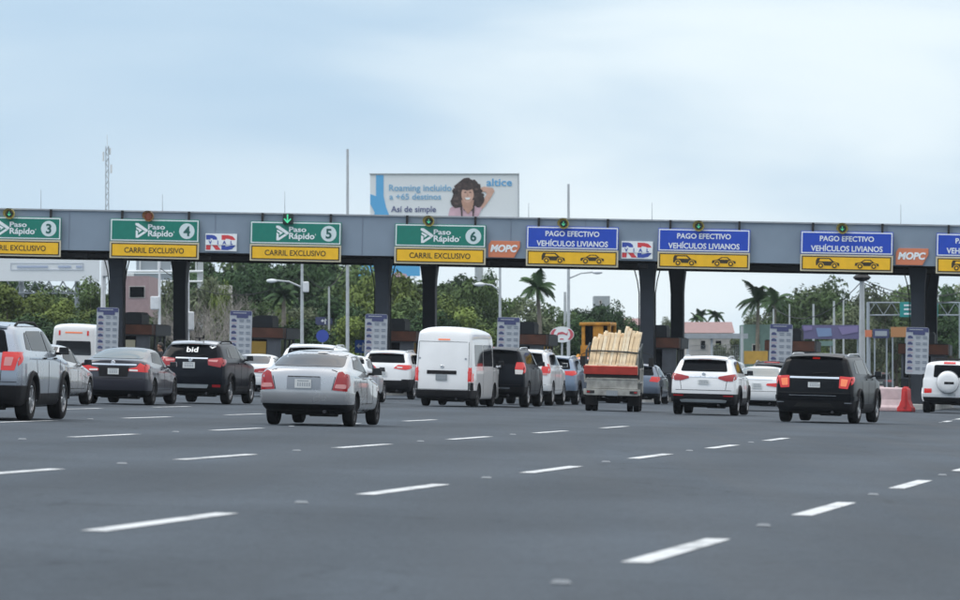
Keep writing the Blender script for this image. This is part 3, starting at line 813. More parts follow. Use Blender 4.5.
    if p.get('badge'):
        x, z = p['badge']; h = sh.hit(x, z, 'rear'); g = MB(); g.lathe([(.0005, -.012), (.05, -.012), (.06, 0)], 16, 0, 'Y', (x, h[0].y - .004, z)); g.build('badge', M['chrome'], root, smooth=30)
    if p.get('brake_hi'):
        g = MB(); sh.panel(g, p['brake_hi'], 'rear', .012, r=.01, step=.05); g.build('brake_light', M[p.get('brake_mat', 'tail_off')], root)
    if p.get('spoiler'):
        x, z0, z1, y0, y1_ = p['spoiler']; g = MB()
        vv = []
        for i in range(9):
            t = -1 + 2 * i / 8; xx = x * t; dy = .05 * t * t; dz = -.035 * t * t
            vv += [(xx, y0 + dy, z0 + dz), (xx, y0 + dy, z0 + dz - .035), (xx, y1_, z1 + dz - .05), (xx, y1_, z1 + dz)]
        ff = []
        for i in range(8):
            for j in range(4): ff.append((i * 4 + j, i * 4 + (j + 1) % 4, i * 4 + 4 + (j + 1) % 4, i * 4 + 4 + j))
        ff += [(0, 1, 2, 3), (32, 33, 34, 35)]
        g.add(vv, ff); so = g.build('rear_spoiler', M[p.get('spoiler_mat', p['paint'])], root, smooth=35)
    if p.get('rails'):
        for s_ in (-1, 1):
            g = MB(); xx = s_ * (hwr - .04); pts = []
            for t in range(9):
                yy = .75 + (L - 2.35 - .75) * t / 8; h = sh.hit(xx, yy, 'top')
                pts.append((xx, yy, (h[0].z if h else H) + (.055 if 0 < t < 8 else .0)))
            g.tube(pts, .022, 8); g.build('roof_rail', M[p['rails']], root, smooth=60)
    for fn in p.get('extra', []): fn(root, sh, p)
    return root

# writing
def text_mesh(body, w=None, h=None, bold=0.0, shear=0.0, ext=.004, align=None):
    c = bpy.data.curves.new('t', 'FONT'); c.body = body; c.size = 1; c.offset = bold; c.shear = shear; c.extrude = 0; c.resolution_u = 3
    c.align_x = 'CENTER'
    o = bpy.data.objects.new('t', c); COL.objects.link(o)
    me = evaluated_mesh(o); bpy.data.objects.remove(o)
    co = [v.co for v in me.vertices]
    x0, x1 = min(c.x for c in co), max(c.x for c in co); y0, y1 = min(c.y for c in co), max(c.y for c in co)
    sy = h / (y1 - y0) if h else w / (x1 - x0)
    sx = w / (x1 - x0) if w else sy
    mb = MB()
    vv = [Vector(((c.x - (x0 + x1) / 2) * sx, 0, (c.y - (y0 + y1) / 2) * sy)) for c in co]
    mb.add([v + Vector((0, -ext, 0)) for v in vv], [tuple(p.vertices) for p in me.polygons])
    mb.add([v + Vector((0, ext * .5, 0)) for v in vv], [tuple(p.vertices) for p in me.polygons])
    bpy.data.meshes.remove(me)
    return mb
def lettering(body, m, parent, x, y, z, w=None, h=None, bold=0.01, shear=0, ext=.004, name='lettering'):
    o = text_mesh(body, w, h, bold, shear, ext).build(name, m, parent); o.location = (x, y, z); return o
# ------------------------------------------------------------ the vehicles in the queue
def on_rear(o, sh, x, z, lift=.012):
    """seat a flat object built in XZ on the sloping tail of the body"""
    a = sh.hit(x, z - .05, 'rear')[0]; b = sh.hit(x, z + .05, 'rear')[0]
    d = b - a; o.rotation_euler = (-math.atan2(d.y, d.z), 0, 0)
    c = sh.hit(x, z, 'rear'); o.location = c[0] + c[1] * lift
    return o

def taxi_marks(root, sh, p):
    on_rear(lettering('bid', M['white_vinyl'], root, 0, 0, 0, w=.31, h=.165, bold=.02, name='window_lettering'), sh, -.01, 1.44)
    mb = MB(); mb.prism([(0, -.085), (.1, 0), (0, .085), (-.1, 0)], -.003, .003)
    o = mb.build('window_sticker', M['white_vinyl'], root); on_rear(o, sh, .52, 1.53)
    mb = MB(); mb.prism([(0, -.03), (.035, 0), (0, .03), (-.035, 0)], -.005, .001)
    on_rear(mb.build('sticker_mark', M['seam'], o), sh, 0, 1.53); o.children[0].location = (0, 0, 0); o.children[0].rotation_euler = (0, 0, 0)
    # roof bar
    mb = MB(); mb.box((.06, .72, 1.76), (.26, .05, .025)); mb.box((.06, .72, 1.72), (.05, .05, .09)); mb.box((.17, .72, 1.79), (.03, .05, .09))
    mb.build('roof_sign', M['plastic'], root, bevel=.008)
def window_sticker(root, sh, p):
    mb = MB(); mb.prism([(.105 * math.cos(i * .3927), .05 * math.sin(i * .3927)) for i in range(16)], -.004, .004)
    on_rear(mb.build('window_sticker', M['white_vinyl'], root), sh, .135, 1.335)
def spare_wheel(root, sh, p):
    x, z, r = -.03, 1.10, .385
    mb = MB(); mb.lathe([(.0005, -.27), (r * .55, -.27), (r * .88, -.25), (r, -.20), (r, -.02), (r * .8, .02)], 36, 0, 'Y', (x, 0, z))
    o = mb.build('spare_wheel_cover', M[p['paint']], root, smooth=40)
    mb = MB(); mb.box((x + .05, -.273, z - .03), (.34, .012, .085)); mb.build('cover_strip', M['plastic'], o, bevel=.004)
    mb = MB(); mb.lathe([(r + .012, -.17), (r + .022, -.10), (r + .012, -.02)], 36, 0, 'Y', (x, 0, z)); mb.build('cover_rim', M['grey_metal'], o, smooth=50)
def roof_rack(root, sh, p):
    for y in (1.3, 2.4):
        h = sh.hit(0, y, 'top')[0].z
        g = MB(); g.tube([(-.6, y, h), (-.6, y, h + .07), (.6, y, h + .07), (.6, y, h)], .02, 6); g.build('roof_bar', M['plastic'], root)
def van_dots(root, sh, p):
    for x in (-.71, .655):
        h = sh.hit(x, 1.41, 'rear'); g = MB(); g.lathe([(.0005, -.012), (.03, -.012), (.035, .004)], 12, 0, 'Y', tuple(h[0])); g.build('door_bolt', M['grey_metal'], root)

def sq(x0, x1, z0, z1): return [(x0, z0), (x1, z0), (x1, z1), (x0, z1)]

big_suv = dict(kind='suv', L=5.0, W=2.0, H=1.74, belt=1.16, zb=.26, wr=.375, ra=1.0, wb=2.86, hwr=.74, r5=.24, r6=.40,
    rear_glass=[(-.74, 1.19), (.74, 1.19), (.63, 1.58), (-.63, 1.58)], tail='tail_on', cladding='plastic', rim='alloy', spokes=5, ww=.25)
silver_suv = dict(big_suv, paint='paint_silverblue', lights=[([(.62, .88), (.86, .88), (.95, 1.2), (.64, 1.2)], 0), ([(.67, .96), (.80, .96), (.84, 1.11), (.69, 1.11)], 2)],
    lights_side=[([(.05, .95), (.22, 1.08), (.26, 1.2), (.04, 1.2)], 0)],
    trims=[('lower_bumper', 'plastic', sq(-.96, .96, .25, .62)), ('tailgate_strip', 'chrome', sq(-.5, .5, 1.12, 1.15))], plate=(0, 1.0),
    mirror='plastic', handle='plastic', rails='plastic', brake_hi=sq(-.2, .2, 1.63, 1.66), spoiler=(.66, 1.68, 1.72, .22, .55),
    seams=[[(-.9, .68), (.9, .68)], [(-.62, .7), (-.64, 1.2)], [(.62, .7), (.64, 1.2)]])
black_suv = dict(big_suv, paint='paint_black', tail='tail_on', lights=[([(.62, .88), (.84, .86), (.93, 1.15), (.63, 1.17)], 0), ([(.66, .93), (.80, .92), (.84, 1.09), (.67, 1.11)], 3)],
    lights_side=[([(.05, .95), (.25, 1.08), (.28, 1.16), (.04, 1.16)], 0)],
    trims=[('lower_bumper', 'plastic', sq(-.96, .96, .25, .56)), ('tailgate_strip', 'chrome', sq(-.62, .62, 1.105, 1.15)), ('bumper_strip', 'chrome', sq(-.62, .55, .655, .69)), ('diffuser', 'under', [(-.5, .40), (.5, .40), (.4, .5), (-.4, .5)])],
    trims2=[('reflector', 'chrome', sq(.76, .93, .50, .525))], plate=(0, .95, .30, .13), brake_hi=sq(-.09, .09, 1.59, 1.645), brake_mat='tail_on',
    side_trims=[('side_strip', 'chrome', sq(1.65, 3.0, .44, .47))], rails='galv', spoiler=(.66, 1.67, 1.73, .20, .55), wiper=[(-.05, 1.22), (.15, 1.24), (.33, 1.25)],
    seams=[[(-.9, .75), (.9, .75)]], rim='alloy')
escape = dict(kind='suv', L=4.52, W=1.84, H=1.70, belt=1.16, zb=.27, wr=.36, ra=.92, wb=2.69, hwr=.66, r5=.28, r6=.45, paint='paint_black2',
    rear_glass=[(-.70, 1.24), (.70, 1.24), (.60, 1.58), (-.60, 1.58)], wiper=[(-.04, 1.26), (.2, 1.27), (.36, 1.29)], lights=[([(.46, 1.04), (.80, .98), (.88, 1.2), (.80, 1.24), (.44, 1.2)], 0), ([(.46, 1.14), (.70, 1.12), (.72, 1.18), (.46, 1.18)], 2)],
    lights_side=[([(.05, 1.0), (.3, 1.12), (.34, 1.2), (.04, 1.2)], 0)],
    trims=[('lower_bumper', 'plastic', sq(-.88, .88, .26, .52)), ('skid_plate', 'galv', [(-.5, .43), (.44, .43), (.5, .58), (-.5, .58)]), ('tailgate_strip', 'chrome', sq(-.44, .44, 1.2, 1.235))],
    trims2=[('reflector', 'tail_off', sq(.58, .80, .46, .56))], plate=(-.06, 1.03), rails='plastic', spoiler=(.62, 1.63, 1.69, .22, .55), spoiler_mat='paint_silver', badge=(-.03, 1.17), brake_hi=sq(-.16, .16, 1.585, 1.61),  # silver spoiler on a black car: its bright sky sheen painted as colour
    mirror='plastic', cladding='plastic', extra=[taxi_marks], seams=[[(-.85, .66), (.85, .66)]], side_trims=[('side_strip', 'chrome', sq(1.5, 2.9, .38, .41))])
santa = dict(kind='suv', L=4.7, W=1.86, H=1.67, belt=1.12, zb=.27, wr=.365, ra=.98, wb=2.70, hwr=.66, r5=.34, r6=.52, paint='paint_white',
    rear_glass=[(-.66, 1.22), (.66, 1.22), (.58, 1.54), (-.58, 1.54)], wiper=[(-.03, 1.25), (.15, 1.26), (.3, 1.26)], lights=[([(.40, 1.03), (.62, .96), (.82, .96), (.86, 1.16), (.62, 1.12), (.42, 1.08)], 0)],
    lights_side=[([(.05, .98), (.38, 1.1), (.34, 1.16), (.04, 1.15)], 0)],
    trims=[('lower_bumper', 'plastic', [(-.89, .26), (.89, .26), (.89, .56), (.72, .60), (-.72, .60), (-.89, .56)]), ('tailgate_strip', 'chrome', sq(-.40, .40, 1.055, 1.085)), ('skid_trim', 'galv', [(-.62, .36), (.62, .36), (.66, .42), (.5, .44), (-.5, .44), (-.66, .42)])],
    trims2=[('reflector', 'tail_off', sq(.56, .84, .53, .565))], plate=(0, .93, .30, .12), rails='galv', spoiler=(.62, 1.60, 1.66, .24, .6), badge=(0, 1.14), brake_hi=sq(-.18, .18, 1.55, 1.575),
    mirror='plastic', cladding='plastic', handle='chrome', seams=[[(-.86, .70), (.86, .70)], [(-.62, .72), (-.66, 1.0)], [(.62, .72), (.66, 1.0)]])
silver_sedan = dict(kind='sedan', L=4.32, W=1.68, H=1.395, belt=.93, dk=1.03, zb=.25, wr=.30, ra=.95, wb=2.61, hwr=.60, yg=.55, yr=1.25, paint='paint_silver', glass='glass_light', sglass='glass',
    rear_glass=[(-.66, 1.085), (.66, 1.085), (.55, 1.365), (-.55, 1.365)], tail='tail_off', lights=[([(.53, .66), (.79, .64), (.77, .92), (.70, 1.0), (.62, .985)], 0), ([(.57, .70), (.76, .69), (.765, .77), (.59, .77)], 2)],
    lights_side=[([(.04, .66), (.26, .76), (.22, .94), (.04, .98)], 0)],
    trims=[('lower_bumper', 'plastic', sq(-.84, .84, .25, .40)), ('plate_recess', 'paint_silver_shade', sq(-.31, .31, .665, .89)), ('recess_edge', 'seam', sq(-.30, .30, .885, .905)), ('rear_apron', 'under', sq(-.6, .6, .23, .30))],
    plate=(-.01, .77, .30, .16), mirror='plastic', bz=.625, seams=[[(-.52, .66), (-.60, 1.0), (-.5, 1.03)], [(.52, .66), (.60, 1.0), (.5, 1.03)]], extra=[window_sticker], rim='alloy_dark', handle='paint_silver', ww=.20)
civic = dict(kind='sedan', L=4.55, W=1.755, H=1.44, belt=.95, dk=1.10, zb=.22, wr=.325, ra=.95, wb=2.67, hwr=.62, yg=.50, yr=1.35, paint='paint_purple', glass='glass_sky', sglass='glass',
    rear_glass=[(-.66, 1.155), (.66, 1.155), (.54, 1.385), (-.54, 1.385)], tail='tail_on', lights=[([(.38, .84), (.84, .82), (.87, .95), (.66, 1.05), (.58, .95), (.38, .90)], 0), ([(.40, .845), (.62, .84), (.62, .885), (.40, .89)], 1)],
    lights_side=[([(.04, .84), (.3, .92), (.34, 1.0), (.04, 1.03)], 0)],
    trims=[('lower_bumper', 'plastic', sq(-.8, .8, .21, .36)), ('plate_recess', 'plastic', [(-.36, .70), (.36, .70), (.40, .96), (-.40, .96)]), ('trunk_strip', 'chrome', sq(-.58, .58, .985, 1.02))],
    trims2=[('reflector', 'tail_off', sq(.55, .76, .385, .41))], plate=(0, .83, .28, .15), badge=(-.02, 1.05), spoiler=(.60, 1.10, 1.12, .03, .3), seams=[[(-.84, .66), (.84, .66)]], rim='alloy_dark')
white_sedan_a = dict(kind='sedan', L=4.6, W=1.78, H=1.45, belt=.95, dk=1.06, zb=.24, wr=.32, ra=.98, wb=2.68, hwr=.62, yr=1.35, paint='paint_silver', rear_glass=[(-.66, 1.12), (.66, 1.12), (.55, 1.38), (-.55, 1.38)],
    lights=[([(.48, .80), (.84, .80), (.84, .98), (.52, .98)], 0)], plate=(0, .8), trims=[('lower_bumper', 'plastic', sq(-.8, .8, .23, .34))], mirror='plastic', seams=[[(-.84, .62), (.84, .62)]])
white_sedan_b = dict(white_sedan_a, paint='paint_white', tail='tail_off', lights=[([(.26, .82), (.84, .80), (.86, .98), (.58, .97), (.26, .93)], 0), ([(.4, .83), (.80, .815), (.80, .86), (.4, .87)], 2)], glass='glass_light', mirror='paint_white',
    trims=[('lower_bumper', 'plastic', sq(-.8, .8, .23, .40)), ('bumper_crease', 'chrome', sq(-.6, .6, .71, .725))])
hatch_white = dict(white_sedan_a, paint='paint_white2', L=4.2, mirror='plastic', lights=[([(.5, .78), (.83, .76), (.84, .95), (.54, .97)], 0)])
sonata = dict(white_sedan_a, L=4.82, W=1.83, H=1.46, dk=1.08, paint='paint_white', glass='glass_sky', sglass='glass', tail='tail_on', hwr=.63,
    rear_glass=[(-.68, 1.13), (.68, 1.13), (.56, 1.39), (-.56, 1.39)], lights=[([(.30, .84), (.60, .80), (.84, .80), (.88, .96), (.60, .92), (.32, .90)], 0)], lights_side=[([(.04, .82), (.3, .92), (.32, .97), (.04, .96)], 0)],
    trims=[('lower_bumper', 'plastic', sq(-.7, .7, .23, .36)), ('bumper_line', 'plastic', sq(-.7, .7, .42, .445)), ('trunk_strip', 'chrome', sq(-.5, .5, 1.02, 1.04))], plate=(0, .82, .30, .17), mirror='paint_white', seams=[[(-.86, .65), (.86, .65)]])
mid_white_suv = dict(kind='suv', L=4.6, W=1.86, H=1.72, belt=1.16, zb=.28, wr=.36, ra=.95, wb=2.7, hwr=.67, r5=.30, r6=.5, paint='paint_white',
    rear_glass=[(-.72, 1.27), (.70, 1.27), (.60, 1.58), (-.60, 1.58)], lights=[([(.30, 1.08), (.72, 1.03), (.86, 1.06), (.86, 1.2), (.45, 1.2)], 0), ([(.42, 1.1), (.62, 1.09), (.62, 1.13), (.42, 1.14)], 1)], tail='tail_on', lights_side=[([(.05, 1.05), (.3, 1.12), (.3, 1.2), (.04, 1.2)], 0)],
    trims=[('lower_bumper', 'plastic', sq(-.9, .9, .27, .70)), ('bumper_slot', 'paint_white', sq(-.14, .6, .66, .71))], spoiler=(.62, 1.64, 1.7, .22, .6), brake_hi=sq(-.2, .2, 1.60, 1.63), brake_mat='tail_on', plate=(-.1, .88), mirror='plastic', cladding='plastic', rails='galv')
small_white_suv = dict(mid_white_suv, W=1.80, L=4.4, lights=[([(.55, 1.0), (.80, .98), (.84, 1.18), (.62, 1.2)], 0)], trims=[('lower_bumper', 'plastic', sq(-.86, .86, .27, .50)), ('bumper_bar', 'paint_silver', sq(-.6, .6, .5, .56))],
    rear_glass=[(-.70, 1.10), (.70, 1.10), (.60, 1.54), (-.60, 1.54)], brake_hi=sq(.08, .40, 1.565, 1.62), plate=(.1, .85), tail='tail_off', rails=None, bumper=None)
roof_white_suv = dict(mid_white_suv, brake_hi=sq(-.45, .25, 1.615, 1.65), rear_glass=[(-.70, 1.2), (.70, 1.2), (.62, 1.60), (-.62, 1.60)], H=1.70)
runner = dict(kind='suv', L=4.8, W=1.92, H=1.82, belt=1.24, zb=.34, wr=.39, ra=1.0, wb=2.79, hwr=.72, r5=.16, r6=.32, boxy=1, paint='paint_black2', ww=.26,
    rear_glass=[(-.74, 1.30), (.74, 1.30), (.66, 1.70), (-.66, 1.70)], tail='tail_on', lights=[([(.64, 1.15), (.90, 1.13), (.90, 1.36), (.68, 1.36)], 0), ([(.66, 1.0), (.88, 1.0), (.90, 1.13), (.65, 1.14)], 1)], lights_side=[([(.04, 1.02), (.18, 1.08), (.26, 1.34), (.04, 1.36)], 0)],
    trims=[('lower_bumper', 'plastic', sq(-.9, .9, .33, .62)), ('step_bar', 'chrome', sq(-.7, .5, .555, .60)), ('plate_garnish', 'chrome', sq(-.3, .24, 1.17, 1.25))], brake_hi=sq(-.32, -.05, 1.735, 1.79), brake_mat='tail_on', plate=(0, 1.06), rails='galv', spoiler=(.68, 1.74, 1.80, .06, .45), cladding=None, seams=[[(-.9, .68), (.9, .68)]], mirror='plastic')
runner_white = dict(runner, paint='paint_white', brake_hi=sq(-.15, .15, 1.735, 1.76), trims=[('lower_bumper', 'plastic', sq(-.9, .9, .33, .48)), ('plate_garnish', 'chrome', sq(-.3, .3, 1.17, 1.25))], lights=[([(.64, 1.06), (.90, 1.05), (.90, 1.26), (.70, 1.28)], 0), ([(.66, .99), (.86, .98), (.88, 1.05), (.65, 1.06)], 2)], rails='paint_silver', mirror='paint_white')
blue_suv = dict(kind='suv', L=4.55, W=1.84, H=1.66, belt=1.10, zb=.26, wr=.36, ra=.92, wb=2.7, hwr=.66, r5=.3, r6=.5, paint='paint_bluegrey', rear_glass=[(-.70, 1.2), (.70, 1.2), (.60, 1.54), (-.60, 1.54)], tail='tail_on',
    lights=[([(.36, 1.03), (.80, .98), (.86, 1.04), (.84, 1.15), (.40, 1.13)], 0)], lights_side=[([(.05, 1.0), (.3, 1.06), (.3, 1.15), (.04, 1.14)], 0)], trims=[('lower_bumper', 'plastic', sq(-.9, .9, .25, .48)), ('bumper_trim', 'chrome', [(.35, .40), (.75, .5), (.75, .54), (.35, .44)])], plate=(0, .92), spoiler=(.62, 1.6, 1.65, .2, .55), rails='galv', cladding='plastic', mirror='plastic')
steel_hatch = dict(kind='suv', L=4.1, W=1.76, H=1.50, belt=1.0, zb=.24, wr=.31, ra=.75, wb=2.55, hwr=.62, r5=.3, r6=.5, paint='paint_steel', rear_glass=[(-.66, 1.06), (.66, 1.06), (.56, 1.38), (-.56, 1.38)], tail='tail_on',
    lights=[([(.5, .84), (.82, .82), (.84, 1.0), (.58, 1.02)], 0)], lights_side=[([(.05, .84), (.3, .92), (.34, 1.0), (.04, 1.02)], 0)], trims=[('lower_bumper', 'plastic', sq(-.82, .82, .23, .40))], trims2=[('reflector', 'tail_off', sq(.6, .8, .5, .55))], plate=(0, .8), spoiler=(.56, 1.43, 1.48, .22, .5))
dark_suv = dict(blue_suv, paint='paint_darkgrey', H=1.75, W=1.88, brake_hi=sq(-.3, .3, 1.66, 1.7), rear_glass=[(-.7, 1.2), (.7, 1.2), (.6, 1.6), (-.6, 1.6)])
maroon_suv = dict(blue_suv, paint='paint_maroon', H=1.70, brake_hi=sq(-.35, .35, 1.6, 1.65), brake_mat='tail_hot', spoiler_mat='paint_silver')
gwagon = dict(kind='suv', L=4.7, W=1.87, H=1.86, belt=1.22, zb=.36, wr=.39, ra=.9, wb=2.78, hwr=.76, r5=.09, r6=.20, boxy=1, paint='paint_white', rear_glass=[(-.55, 1.26), (.70, 1.26), (.66, 1.70), (-.52, 1.70)], tail='tail_on',
    lights=[([(.60, .71), (.86, .70), (.86, .86), (.60, .86)], 0)], trims=[('lower_bumper', 'plastic', sq(-.9, .9, .35, .56))], trims2=[('bumper_corner', 'body', sq(.52, .92, .57, .70))], plate=(.1, .66, .3, .13), plate_mat='plate', brake_hi=sq(-.2, .22, 1.735, 1.80), brake_mat='tail_on', extra=[spare_wheel, roof_rack], cladding='paint_white', mirror='plastic', ww=.26)
van = dict(kind='van', L=5.23, W=1.72, H=2.35, belt=1.12, zb=.22, wr=.335, axles=(1.25, 3.85), hwr=.74, paint='paint_white', cat='van', lights=[([(.735, .74), (.85, .74), (.85, 1.16), (.745, 1.16)], 0)], lights_side=[([(.02, .76), (.10, .76), (.12, 1.16), (.02, 1.16)], 0)], tail='tail_on',
    trims=[('lower_bumper', 'plastic', sq(-.84, .84, .21, .49)), ('handle_bar', 'plastic', sq(-.48, .40, .95, 1.06))], trims2=[('bumper_corner', 'plastic', sq(.75, .85, .49, .72))], plate=(-.04, .86, .34, .18), plate_mat='plate_grey', brake_hi=sq(-.18, .17, 1.945, 1.985), brake_mat='tail_hot',
    seams=[[(-.74, 1.90), (.76, 1.90)], [(-.74, 1.9), (-.78, .52)], [(.74, 1.9), (.765, .52)], [(-.77, .505), (.77, .505)]], seamw=.012, extra=[van_dots], sglass='glass_light', glass='glass_light', rim='alloy_dark', mirror='plastic', badge=(-.03, 1.17), ww=.2)
minibus = dict(van, L=6.5, W=2.1, H=2.75, axles=(1.6, 5.2), wr=.38, belt=1.35, hwr=.92, lights=[([(.8, .8), (.98, .8), (.98, 1.1), (.82, 1.1)], 0)], trims=[('lower_bumper', 'plastic', sq(-1, 1, .22, .5))], rear_glass=[(-.85, 1.3), (.85, 1.3), (.8, 1.95), (-.8, 1.95)], brake_hi=sq(-.4, .4, 2.3, 2.36), trims2=[('marker_light', 'tail_on', sq(.62, .70, 2.2, 2.42))], seams=[], extra=[], badge=None, cat='minibus')

car('suv', 'silver blue SUV cut off by the left edge of the photo', -36, 57.5, silver_suv, -1.0)
car('sedan', 'pale silver sedan half hidden behind the large silver SUV on the left', 20, 42.5, white_sedan_a, .5)
car('sedan', 'dark purple grey sedan with chrome trunk strip and lit brake lights', 112.5, 40, civic, .3)
car('suv', 'black compact SUV with bid written in white on its rear window', 190, 37.5, escape, 2)
car('sedan', 'white sedan between the black compact SUV and the silver sedan', 246, 29.5, white_sedan_b, 1)
car('sedan', 'silver sedan alone in the foreground with an oval sticker on its rear window', 302.5, 55, silver_sedan, .6)
car('suv', 'white SUV showing only its roof and brake light over the silver sedan', 308, 36, roof_white_suv, 0)
car('sedan', 'off white car right behind the silver sedan, black mirror showing', 336, 33, hatch_white, 1)
car('suv', 'white SUV with black lower bumper just left of the white van', 384, 28.6, mid_white_suv, 2)
car('van', 'tall white panel van without rear windows', 442, 34.2, van, 3.0, 'cars queuing at the toll plaza')
car('suv', 'black boxy SUV directly right of the white van', 492.5, 33.2, runner, 1.2)
car('suv', 'white boxy SUV between the black boxy SUV and the blue grey one', 519.5, 31.0, runner_white, 1.0)
car('suv', 'blue grey SUV just left of the lumber truck', 548.5, 29.6, blue_suv, 1)
car('suv', 'dark SUV behind the lumber truck with a bright roof spoiler', 585, 27, maroon_suv, 0)
car('hatchback', 'steel blue hatchback just right of the lumber truck', 635, 27.2, steel_hatch, 1)
car('suv', 'small white SUV far ahead between the steel blue hatchback and the larger white SUV', 676, 23.6, small_white_suv, 2)
car('suv', 'white SUV with dark red tail lights and black lower bumper', 702.5, 35.8, santa, 1.2)
car('sedan', 'white sedan between the white SUV and the black SUV on the right', 756, 31, sonata, 1.5)
car('suv', 'dark grey SUV behind the white sedan on the right', 770, 26, dark_suv, 0)
car('suv', 'large black SUV on the right with lit orange brake lights', 813, 40.3, black_suv, 6.2)
car('suv', 'white boxy off road SUV with a white spare wheel cover', 948, 28.4, gwagon, 1)
car('minibus', 'white minibus with red marker lights beyond the left toll booth', 72, 21.8, minibus, 0, 'cars queuing at the toll plaza')
car('sedan', 'white car far ahead behind the white SUV with dark red tail lights', 722, 24, dict(small_white_suv, H=1.76), 0)
car('suv', 'dark SUV in the distance above the red and white barriers', 880, 12.5, dict(dark_suv, tail='tail_off'), 0, 'distant traffic beyond the toll plaza')

# lumber truck
def lumber_truck():
    k = 34.6; root = empty('pickup_truck', foot(611.5, k), (0, FALL, -rad(3.2)), label='small worn white truck with a red tailgate, loaded with pale lumber', cat='truck', group='cars queuing at the toll plaza')
    mb = MB(); mb.box((0, 1.6, .86), (1.62, 3.1, .07)); mb.build('bed_floor', M['truck_white'], root, bevel=.01)
    for s in (-1, 1):
        mb = MB(); mb.box((s * .80, 1.6, 1.08), (.035, 3.1, .36)); mb.box((s * .822, 1.6, 1.25), (.02, 3.1, .04))
        for y in (.25, 1.1, 1.95, 2.8): mb.box((s * .825, y, 1.06), (.018, .06, .32))
        mb.build('side_panel', M['truck_white'], root, bevel=.006)
    mb = MB(); mb.box((0, .02, .80), (1.48, .04, .30)); mb.box((0, -.004, .93), (1.46, .02, .03)); mb.box((0, -.004, .67), (1.46, .02, .03)); mb.build('lower_tailgate', M['truck_white'], root, bevel=.008)
    mb = MB(); mb.box((-.05, -.06, 1.19), (1.56, .05, .24), rot=(.22, 0, .0)); mb.box((-.05, -.075, 1.27), (1.56, .03, .03), rot=(.22, 0, 0)); mb.build('red_tailgate', M['red_paint'], root, bevel=.01)
    mb = MB(); mb.box((0, .03, 1.02), (1.52, .04, .10)); mb.build('tailgate_gap_shade', M['dark'], root)  # near-black strip standing in for the shade between the two tailgates
    for s in (-1, 1):
        mb = MB(); mb.tube([(s * .77, .1, .95), (s * .77, .1, 1.78)], .03, 8); mb.tube([(s * .77, 2.9, .95), (s * .77, 2.9, 2.0)], .03, 8); mb.tube([(s * .77, .1, 1.76), (s * .77, 2.9, 1.98)], .025, 8); mb.build('bed_stake', M['strap'], root)
    mb = MB(); mb.box((0, -.03, .56), (1.64, .09, .17)); mb.box((0, -.05, .475), (1.5, .05, .03)); bu = mb.build('bumper', M['truck_white'], root, bevel=.012)
    for s in (-1, 1):
        mb = MB(); mb.box((s * .62, -.082, .56), (.22, .02, .08), 0); mb.box((s * .68, -.094, .56), (.09, .008, .05), 1); mb.build('tail_light', [M['dark'], M['tail_off']], bu, bevel=.006)
    mb = MB(); mb.box((0, -.09, .53), (.33, .014, .15), 0)
    for i in range(6): mb.box((-.12 + .048 * i, -.099, .52), (.022, .004, .06), 1)
    mb.build('number_plate', [M['plate_grey'], M['plate_dark']], root)
    mb = MB()
    for s in (-1, 1): mb.box((s * .36, 2.2, .66), (.08, 4.2, .14))
    for y in (.3, 1.3, 2.5, 3.6): mb.box((0, y, .66), (.7, .08, .10))
    mb.tube([(-.7, .85, .34), (.7, .85, .34)], .06, 8); mb.box((0, .85, .36), (.26, .3, .26)); mb.build('chassis', M['under'], root, bevel=.01)
    for s in (-1, 1):
        for dx in (.0, .19): wheel(root, s * (.70 - dx), .85, .31, .17, 'alloy_dark', 4, s)
        wheel(root, s * .70, 3.55, .31, .17, 'alloy_dark', 4, s)
        mb = MB(); mb.box((s * .62, .38, .34), (.34, .02, .34)); mb.build('mud_flap', M['rubber'], root)
    # cab
    st = []
    prof = [(3.12, .55), (3.12, 1.25), (3.16, 1.78), (3.4, 1.88), (3.95, 1.86), (4.25, 1.72), (4.5, 1.15), (4.55, .8), (4.5, .5)]
    mb = MB(); n = len(prof)
    for sx, yy in ((-.80, 0), (-.74, .0), (.74, 0), (.80, 0)): pass
    ring = lambda x, f: [(x * (1 if z < 1.2 else 1 - (z - 1.2) * f), y, z) for y, z in prof]
    A, B = ring(-.8, .14), ring(.8, .14)
    mb.add(A + B, [tuple(range(n)), tuple(range(n, 2 * n))] + [(i, (i + 1) % n, n + (i + 1) % n, n + i) for i in range(n)])
    cb = mb.build('cab', M['truck_white'], root, smooth=30, bevel=.03)
    for s in (-1, 1):
        mb = MB(); q = [(3.35, 1.22), (4.3, 1.22), (4.12, 1.7), (3.4, 1.74)]; mb.add([(s * (.812 - .115 * (z - 1.22)), y, z) for y, z in q] + [(s * (.79 - .115 * (z - 1.22)), y, z) for y, z in q], [(0, 1, 2, 3), (7, 6, 5, 4), (0, 4, 5, 1), (1, 5, 6, 2), (2, 6, 7, 3), (3, 7, 4, 0)]); mb.build('side_window', M['glass'], cb)
        mb = MB(); mb.tube([(s * .78, 4.35, 1.2), (s * 1.05, 4.3, 1.25), (s * 1.05, 4.3, 1.65), (s * .74, 4.25, 1.75)], .014, 6); mb.box((s * 1.02, 4.28, 1.45), (.16, .05, .26)); mb.build('side_mirror', M['dark'], cb)
    mb = MB(); mb.box((0, 3.112, 1.52), (1.2, .01, .38)); mb.build('rear_window', M['glass'], cb)
    mb = MB(); mb.add([(-.68, 4.51, 1.22), (.68, 4.51, 1.22), (.60, 4.28, 1.70), (-.60, 4.28, 1.70)], [(0, 1, 2, 3)]); mb.add([(-.68, 4.48, 1.22), (.68, 4.48, 1.22), (.60, 4.25, 1.70), (-.60, 4.25, 1.70)], [(0, 1, 2, 3)]); mb.build('windscreen', M['glass'], cb)
    Mx = Matrix.Translation(root.location) @ root.rotation_euler.to_matrix().to_4x4()
